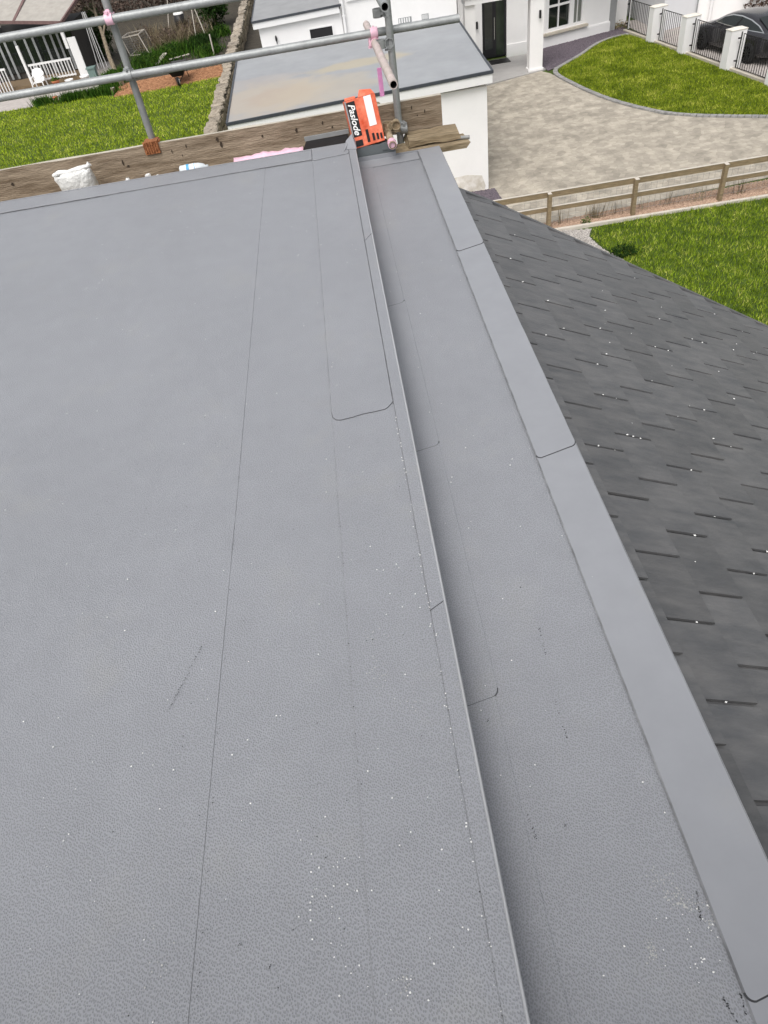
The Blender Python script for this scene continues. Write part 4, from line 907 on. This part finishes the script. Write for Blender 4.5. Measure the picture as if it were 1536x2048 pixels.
while y < 59:
    L_ = random.uniform(.36,.62)*(1+(y-30)*.012)
    inst('coping_stone', random.choice(mb), bw, (-4.72+random.uniform(-.06,.04), y+L_/2, .73+random.uniform(-.03,.04)), (random.uniform(-.08,.08), random.uniform(-.1,.1), random.uniform(-.12,.12)), (random.uniform(.85,1.2), L_/.52, random.uniform(.8,1.4)))
    for z in (.18,.50):
        inst('stone', random.choice(RK), bw, (-4.57+random.uniform(-.04,.03), y+L_/2+random.uniform(-.1,.1), z+random.uniform(-.04,.04)), (random.uniform(-.1,.1), random.uniform(-.1,.1), 0), (random.uniform(.8,1.1), L_/.5, random.uniform(.9,1.1)))
    y += L_

# ================================================================== LEFT GARDEN
sh = empty('garden_shed', (-16, 46.5, 0), 'dark garden shed with grey felt roof and white veranda railing', 'shed')
m_ = MB(); m_.box(-19.5,-13.45,46.3,49.5,0,2.35); m_.build('wall', 'shedwood', sh)
m_ = MB(); m_.box(-19.5,-13.35,44.55,46.3,.02,.24); dk = m_.build('veranda_floor', 'deck', sh)
# felt roof, eave running back to the left
rp = [(-13.35,44.45,2.75),(-12.3,48.6,3.75),(-19.5,51.5,4.9),(-20.2,47.6,3.2),(-17.05,46.9,3.12)]
m_ = MB(); m_.plate([(-13.35,44.45,2.70),(-12.05,48.4,3.9),(-18.9,51.0,4.1),(-17.0,46.2,2.95)], .07); rf = m_.build('roof', 'felt', sh)
m_ = MB(); m_.bar((-13.32,44.43,2.68),(-12.02,48.4,3.88),.10,.14); m_.bar((-13.35,44.42,2.665),(-17.0,46.16,2.91),.05,.14); m_.bar((-16.15,45.85,2.915),(-15.6,49.6,4.03),.16,.02); m_.build('felt_strip', 'felt_d', rf)
m_ = MB(); m_.plate([(-17.1,46.25,2.75),(-18.9,50.5,3.8),(-21,50.5,3.4),(-21,47.2,2.5)], .07); m_.build('roof', 'felt', sh)
for k, x in enumerate((-19.0,-18.4,-17.6,-17.25,-16.7,-16.15,-15.7,-15.1,-14.7,-14.35,-14.0)):   # pale frames of the glazed front
    MB().box(x-.06,x+.06,46.2,46.29,.3,2.3).build('window_frame', 'greypaint', sh)
MB().box(-19.3,-13.6,46.24,46.295,.55,2.2).build('glazing', 'glass', sh)
rl = MB().bar((-15.95,44.62,1.08),(-13.62,44.62,1.08),.06,.09).build('veranda_railing', 'upvc', sh, label='white picket veranda railing')
MB().bar((-15.95,44.62,.36),(-13.62,44.62,.36),.05,.07).build('bottom_rail', 'upvc', rl)
for k in range(14):
    x = -15.85+k*.168; MB().bar((x,44.62,.30),(x,44.62,1.05),.075,.04).build('picket', 'upvc', rl)
MB().bar((-16.1,44.6,.2),(-16.1,44.6,2.0),.13,.13).build('veranda_post', 'upvc', sh)
MB().box(-13.42,-12.98,44.55,44.64,.05,1.98).build('veranda_post', 'upvc', sh)
MB().bar((-13.6,44.8,1.5),(-13.6,44.8,2.3),.16,.16).build('veranda_post', 'upvc', sh)
rl2 = MB().bar((-18.6,44.5,1.15),(-17.1,44.3,1.15),.06,.09).build('veranda_railing', 'upvc', sh)
for k in range(9): MB().bar((-18.55+k*.175,44.5-k*.024,.1),(-18.55+k*.175,44.5-k*.024,1.12),.09,.04).build('picket', 'upvc', rl2)
# plastic garden chair
ch = empty('garden_chair', (-15.5, 43.9, 0), 'white plastic garden armchair in front of the veranda railing', 'chair')
MB().bar((-15.5,43.62,.44),(-15.5,44.12,.40),.50,.04).build('seat', 'upvc', ch)
m_ = MB(); m_.plate([(-15.76,44.10,.42),(-15.24,44.10,.42),(-15.18,44.24,.75),(-15.27,44.31,.93),(-15.5,44.33,.98),(-15.73,44.31,.93),(-15.82,44.24,.75)], .03); m_.build('backrest', 'upvc', ch)
for sx in (-1,1):
    MB().bar((-15.5+sx*.28,43.62,.64),(-15.5+sx*.28,44.2,.66),.06,.03).build('armrest', 'upvc', ch)
    for yy, lean in ((43.60,-.06),(44.16,.08)): MB().bar((-15.5+sx*.27,yy,.64),(-15.5+sx*.31,yy+lean,0),.05,.05).build('leg', 'upvc', ch)
def pot(x, y, z, r, h, mat, label, plant=None, nm='plant_pot', cat='pot'):
    em = empty(nm, (x,y,z), label, cat)
    MB().lathe([(0,0),(r*.68,0),(r*.95,h*.82),(r*1.05,h*.82),(r*1.05,h),(r*.9,h),(r*.88,h*.88),(0,h*.88)], (x,y,z), 18).build('pot', mat, em)
    if plant: leaves('foliage', (x,y,z+h+plant*.5), (r*1.1,r*1.1,plant), 90, .06, 'leaf_m', em)
    return em
pot(-14.62,43.85,.0,.20,.36,'terracotta','terracotta pot of greenery at the foot of the veranda railing',.12)
pot(-13.98,44.1,.0,.22,.26,'upvc','low white bowl planter at the end of the veranda railing')
pot(-13.95,40.85,0,.13,.24,'terracotta','small orange pot on the path edge beside the low plants')
pot(-12.95,43.6,0,.24,.42,'upvc','white bucket at the foot of the white veranda post',nm='bucket',cat='bucket')
cr = empty('crate', (-12.75, 44.5, 0), 'faded green crate behind the white bucket', 'crate')
MB().box(-12.95,-12.55,44.4,44.8,.0,.5).build('side', 'teal', cr); MB().box(-12.99,-12.51,44.36,44.84,.5,.56).build('rim', 'teal', cr)
# low planting along the path
for k, (x, lb) in enumerate(((-14.6,'leftmost low green plant along the back lawn edge'),(-13.3,'low green plant right of the small orange pot'),(-12.6,'middle low green plant along the lawn edge'),(-11.9,'low green plant near the path corner'),(-11.3,'low green plant beside the bark bed'))):
    em = empty('border_plant', (x,40.7,0), lb, 'plant', 'low plants along the back lawn edge')
    n_ = 420; blades('foliage', rng.normal(x,.26,n_), rng.normal(40.75,.2,n_), 0, .36, .06, .8, 'leaf_m', em); leaves('undergrowth', (x,40.75,.12), (.38,.3,.16), 260, .07, 'leaf_d', em)
em = empty('border_plant', (-11.2,42.0,0), 'taller leafy plant at the left end of the bark bed', 'plant')
blades('foliage', rng.normal(-11.3,.25,600), rng.normal(42.0,.5,600), 0, .6, .06, .7, 'leaf_m', em); leaves('undergrowth', (-11.3,42.0,.25), (.4,.6,.3), 500, .08, 'leaf_d', em)
for k, (x, y, s_, lb) in enumerate(((-10.75,41.9,.3,'pale cut log standing at the left end of the bark bed'),(-10.95,40.6,.24,'smaller pale log lying at the bark bed corner'))):
    em = empty('log', (x,y,0), lb, 'log'); MB().tube([(x,y,.02),(x+.02,y,s_)], [s_*.5,s_*.46], 12, cap=False).build('bark_skin', 'stone', em); MB().tube([(x+.02,y,s_),(x+.02,y,s_+.01)], s_*.44, 12).build('cut_face', 'cream', em)
# wheelbarrow
wb = empty('wheelbarrow', (-7.45, 40.3, 0), 'black wheelbarrow with pale wheel on the orange bark', 'wheelbarrow')
m_ = MB(); T0 = [(-7.72,40.0,.36),(-7.18,40.0,.36),(-7.2,41.0,.42),(-7.7,41.0,.42)]; T1 = [(-7.88,39.75,.70),(-7.02,39.75,.70),(-7.06,41.35,.76),(-7.84,41.35,.76)]
m_.add(T0+T1, [(3,2,1,0),(0,1,5,4),(1,2,6,5),(2,3,7,6),(3,0,4,7)]); o = m_.build('tray', 'ink', wb); o.modifiers.new('th','SOLIDIFY').thickness = .012
wh = MB().lathe([(.10,-.05),(.17,-.055),(.20,-.02),(.20,.02),(.17,.055),(.10,.05)], (-7.45,39.72,.2), 20, axis='x').build('wheel', 'tyre', wb)
MB().lathe([(.0,-.06),(.125,-.058),(.125,.058),(0,.06)], (-7.45,39.72,.2), 18, axis='x').build('rim', 'white', wh)
for sx in (-1,1):
    MB().tube([(-7.45+sx*.08,39.72,.2),(-7.45+sx*.25,40.3,.36),(-7.45+sx*.30,41.3,.50),(-7.45+sx*.32,42.0,.78)], .02, 8).build('handle', 'ink', wb)
    MB().tube([(-7.45+sx*.27,41.1,.45),(-7.45+sx*.34,41.15,.0)], .018, 8).build('leg', 'ink', wb)
# white pointed pickets bundle right of the shed
op = empty('obelisk', (-12.6, 46.2, 0), 'white wooden plant obelisk standing right of the shed', 'trellis')
for k in range(4):
    a = math.pi/2*k+.5; MB().bar((-12.6+.25*math.cos(a),46.4+.25*math.sin(a),.1),(-12.6+.08*math.cos(a),46.4+.08*math.sin(a),2.7),.07,.03).build('lath', 'upvc', op)
# pale stake and twisted trunk
em = empty('bare_tree', (-11.9, 46.5, 0), 'leaning bare trunk behind the left scaffold upright', 'tree')
m_ = MB(); m_.tube([(-11.5,44.5,0),(-11.8,45.4,.7),(-12.0,46.4,1.5),(-12.3,47.6,2.4),(-12.4,48.5,3.3)], [.14,.12,.10,.08,.05], 8); m_.build('trunk', 'stone', em)
m_ = MB(); m_.tube([(-12.0,46.4,1.5),(-11.7,47.0,2.2),(-11.6,47.6,3.0)], [.06,.04,.02], 6); m_.tube([(-12.3,47.6,2.4),(-12.9,48.0,2.9),(-13.2,48.6,3.4)], [.05,.035,.02], 6); m_.build('limb', 'stone', em)
leaves('crown', (-12.3,48.6,3.2), (1.3,1.2,1.1), 900, .07, 'twig', em)
# vegetable bed planting
for k, (x, y, h, w, m, n_, lb) in enumerate(((-9.9,46,.8,1.0,'leaf_m',900,'green clump behind the wire cage in the vegetable bed'),(-8.7,47,.9,.9,'leaf_m',1100,'leafy green clump in the middle of the vegetable bed'),(-7.2,48.5,.9,.8,'leaf_d',1100,'dark green clump near the stone wall'),(-6.5,46,.6,.6,'leaf_m',700,'low green clump beside the stone wall'),(-9.2,49.5,1.4,.9,'leaf_dry',600,'tall dry stalks in the vegetable bed'),(-10.6,50.5,1.3,.8,'leaf_dry',450,'dry stalks left of the vegetable bed'),(-7.9,51.0,1.2,.9,'leaf_dry',450,'dry pale grass before the brown hedge'),(-11.6,44.4,.5,.5,'leaf_m',500,'green clump beside the crate'),(-10.6,43.4,.5,.5,'leaf_m',450,'green clump at the back of the bark bed'),(-6.2,50.5,.7,.5,'leaf_m',600,'grassy clump against the far stone wall'))):
    em = empty('bed_plant', (x,y,0), lb, 'plant', 'plants in the vegetable bed')
    h *= .6 if m != 'leaf_dry' else .8
    blades('foliage', rng.normal(x,w*.6,n_), rng.normal(y,w*.9,n_), 0, h, .05 if m != 'leaf_dry' else .03, 1.0, m, em)
    leaves('undergrowth', (x,y,h*.35), (w*.9,w*1.2,h*.6), 700, .09, 'leaf_d' if m != 'leaf_dry' else 'twig', em)
em = empty('evergreen_shrub', (-6.6,53,0), 'tall dark evergreen shrub against the stone wall', 'shrub')
MB().tube([(-6.6,53,0),(-6.6,53,2.0)],[.1,.05],8).build('trunk','soil',em); leaves('crown', (-6.6,53,1.7), (.95,1.1,1.9), 5200, .10, 'leaf_d', em)
em = empty('evergreen_shrub', (-13.3,50,0), 'dark bush right of the shed roof', 'shrub')
MB().tube([(-13.3,50,0),(-13.3,50,1.5)],[.1,.05],8).build('trunk','soil',em); leaves('crown', (-13.3,50,1.2), (.9,1.0,1.3), 2600, .10, 'leaf_d', em)
leaves('bare_hedge', (-11.5,62.5,1.3), (7.5,1.6,1.7), 14000, .12, 'twig', label='brown leafless hedge at the end of the garden', cat='hedge')
leaves('far_trees', (-24,78,3), (22,6,5), 12000, .3, 'leaf_d', label='dark belt of trees beyond the garden', cat='trees', kind='stuff')
cg = empty('wire_cage', (-10.9, 49.5, 0), 'leaning wire mesh cage in the vegetable bed', 'cage')
m_ = MB(); A = [(-11.5,49,0),(-10.3,48.6,0),(-10.1,49.8,0),(-11.3,50.2,0)]; B = [(-11.7,49,.9),(-10.6,48.6,1.0),(-10.4,49.8,1.0),(-11.5,50.2,.9)]
for i in range(4): m_.bar(A[i],B[i],.05,.05); m_.bar(B[i],B[(i+1) % 4],.05,.05); m_.bar(A[i],A[(i+1) % 4],.05,.05)
m_.build('frame', 'timber_top', cg)
m_ = MB()
for i in range(4):
    for t in range(1,8):
        f = t/8; p = Vector(A[i]).lerp(Vector(A[(i+1) % 4]), f); q_ = Vector(B[i]).lerp(Vector(B[(i+1) % 4]), f); m_.bar(p,q_,.008,.008)
        p = Vector(A[i]).lerp(Vector(B[i]), f); q_ = Vector(A[(i+1) % 4]).lerp(Vector(B[(i+1) % 4]), f); m_.bar(p,q_,.008,.008)
m_.build('wire', 'galv_d', cg)
for k, (a, b, lb) in enumerate((((-9.4,45.2,.05),(-8.9,46.0,.35),'pale plank lying behind the wheelbarrow'),((-8.7,45.6,.1),(-7.6,46.0,.12),'long pale batten lying across the vegetable bed'))):
    MB().bar(a,b,.28 if k == 0 else .12,.04).build('plank', 'timber_top', None, label=lb, cat='plank', bevel=.006)
MB().bar((-6.15,45.3,0),(-6.15,45.4,.95),.24,.05).build('stake_board', 'timber_top', None, label='short upright pale board by the stone wall', cat='board', bevel=.006)
for k, (x, y, dx, h, lb) in enumerate(((-7.55,49.5,-.3,2.6,'thin upright bean cane in the vegetable bed'),(-6.9,49.5,.5,2.7,'leaning pale bean pole near the evergreen shrub'),(-9.4,51,-.6,2.2,'slanted cane beside the dry stalks'))):
    MB().tube([(x,y,0),(x-dx,y+.2,h)],.03,6).build('bean_pole','timber_top',None,label=lb,cat='pole',group='poles in the vegetable bed')
cp = empty('compost_bin', (-9.0,54.5,0), 'dark bin with pale lid among the dry stalks', 'bin')
MB().lathe([(0,0),(.4,0),(.32,.8),(0,.8)],(-9.0,54.5,0),16).build('drum','ink',cp); MB().lathe([(.33,.8),(.28,.92),(0,.95)],(-9.0,54.5,0),16).build('lid','white_d',cp)
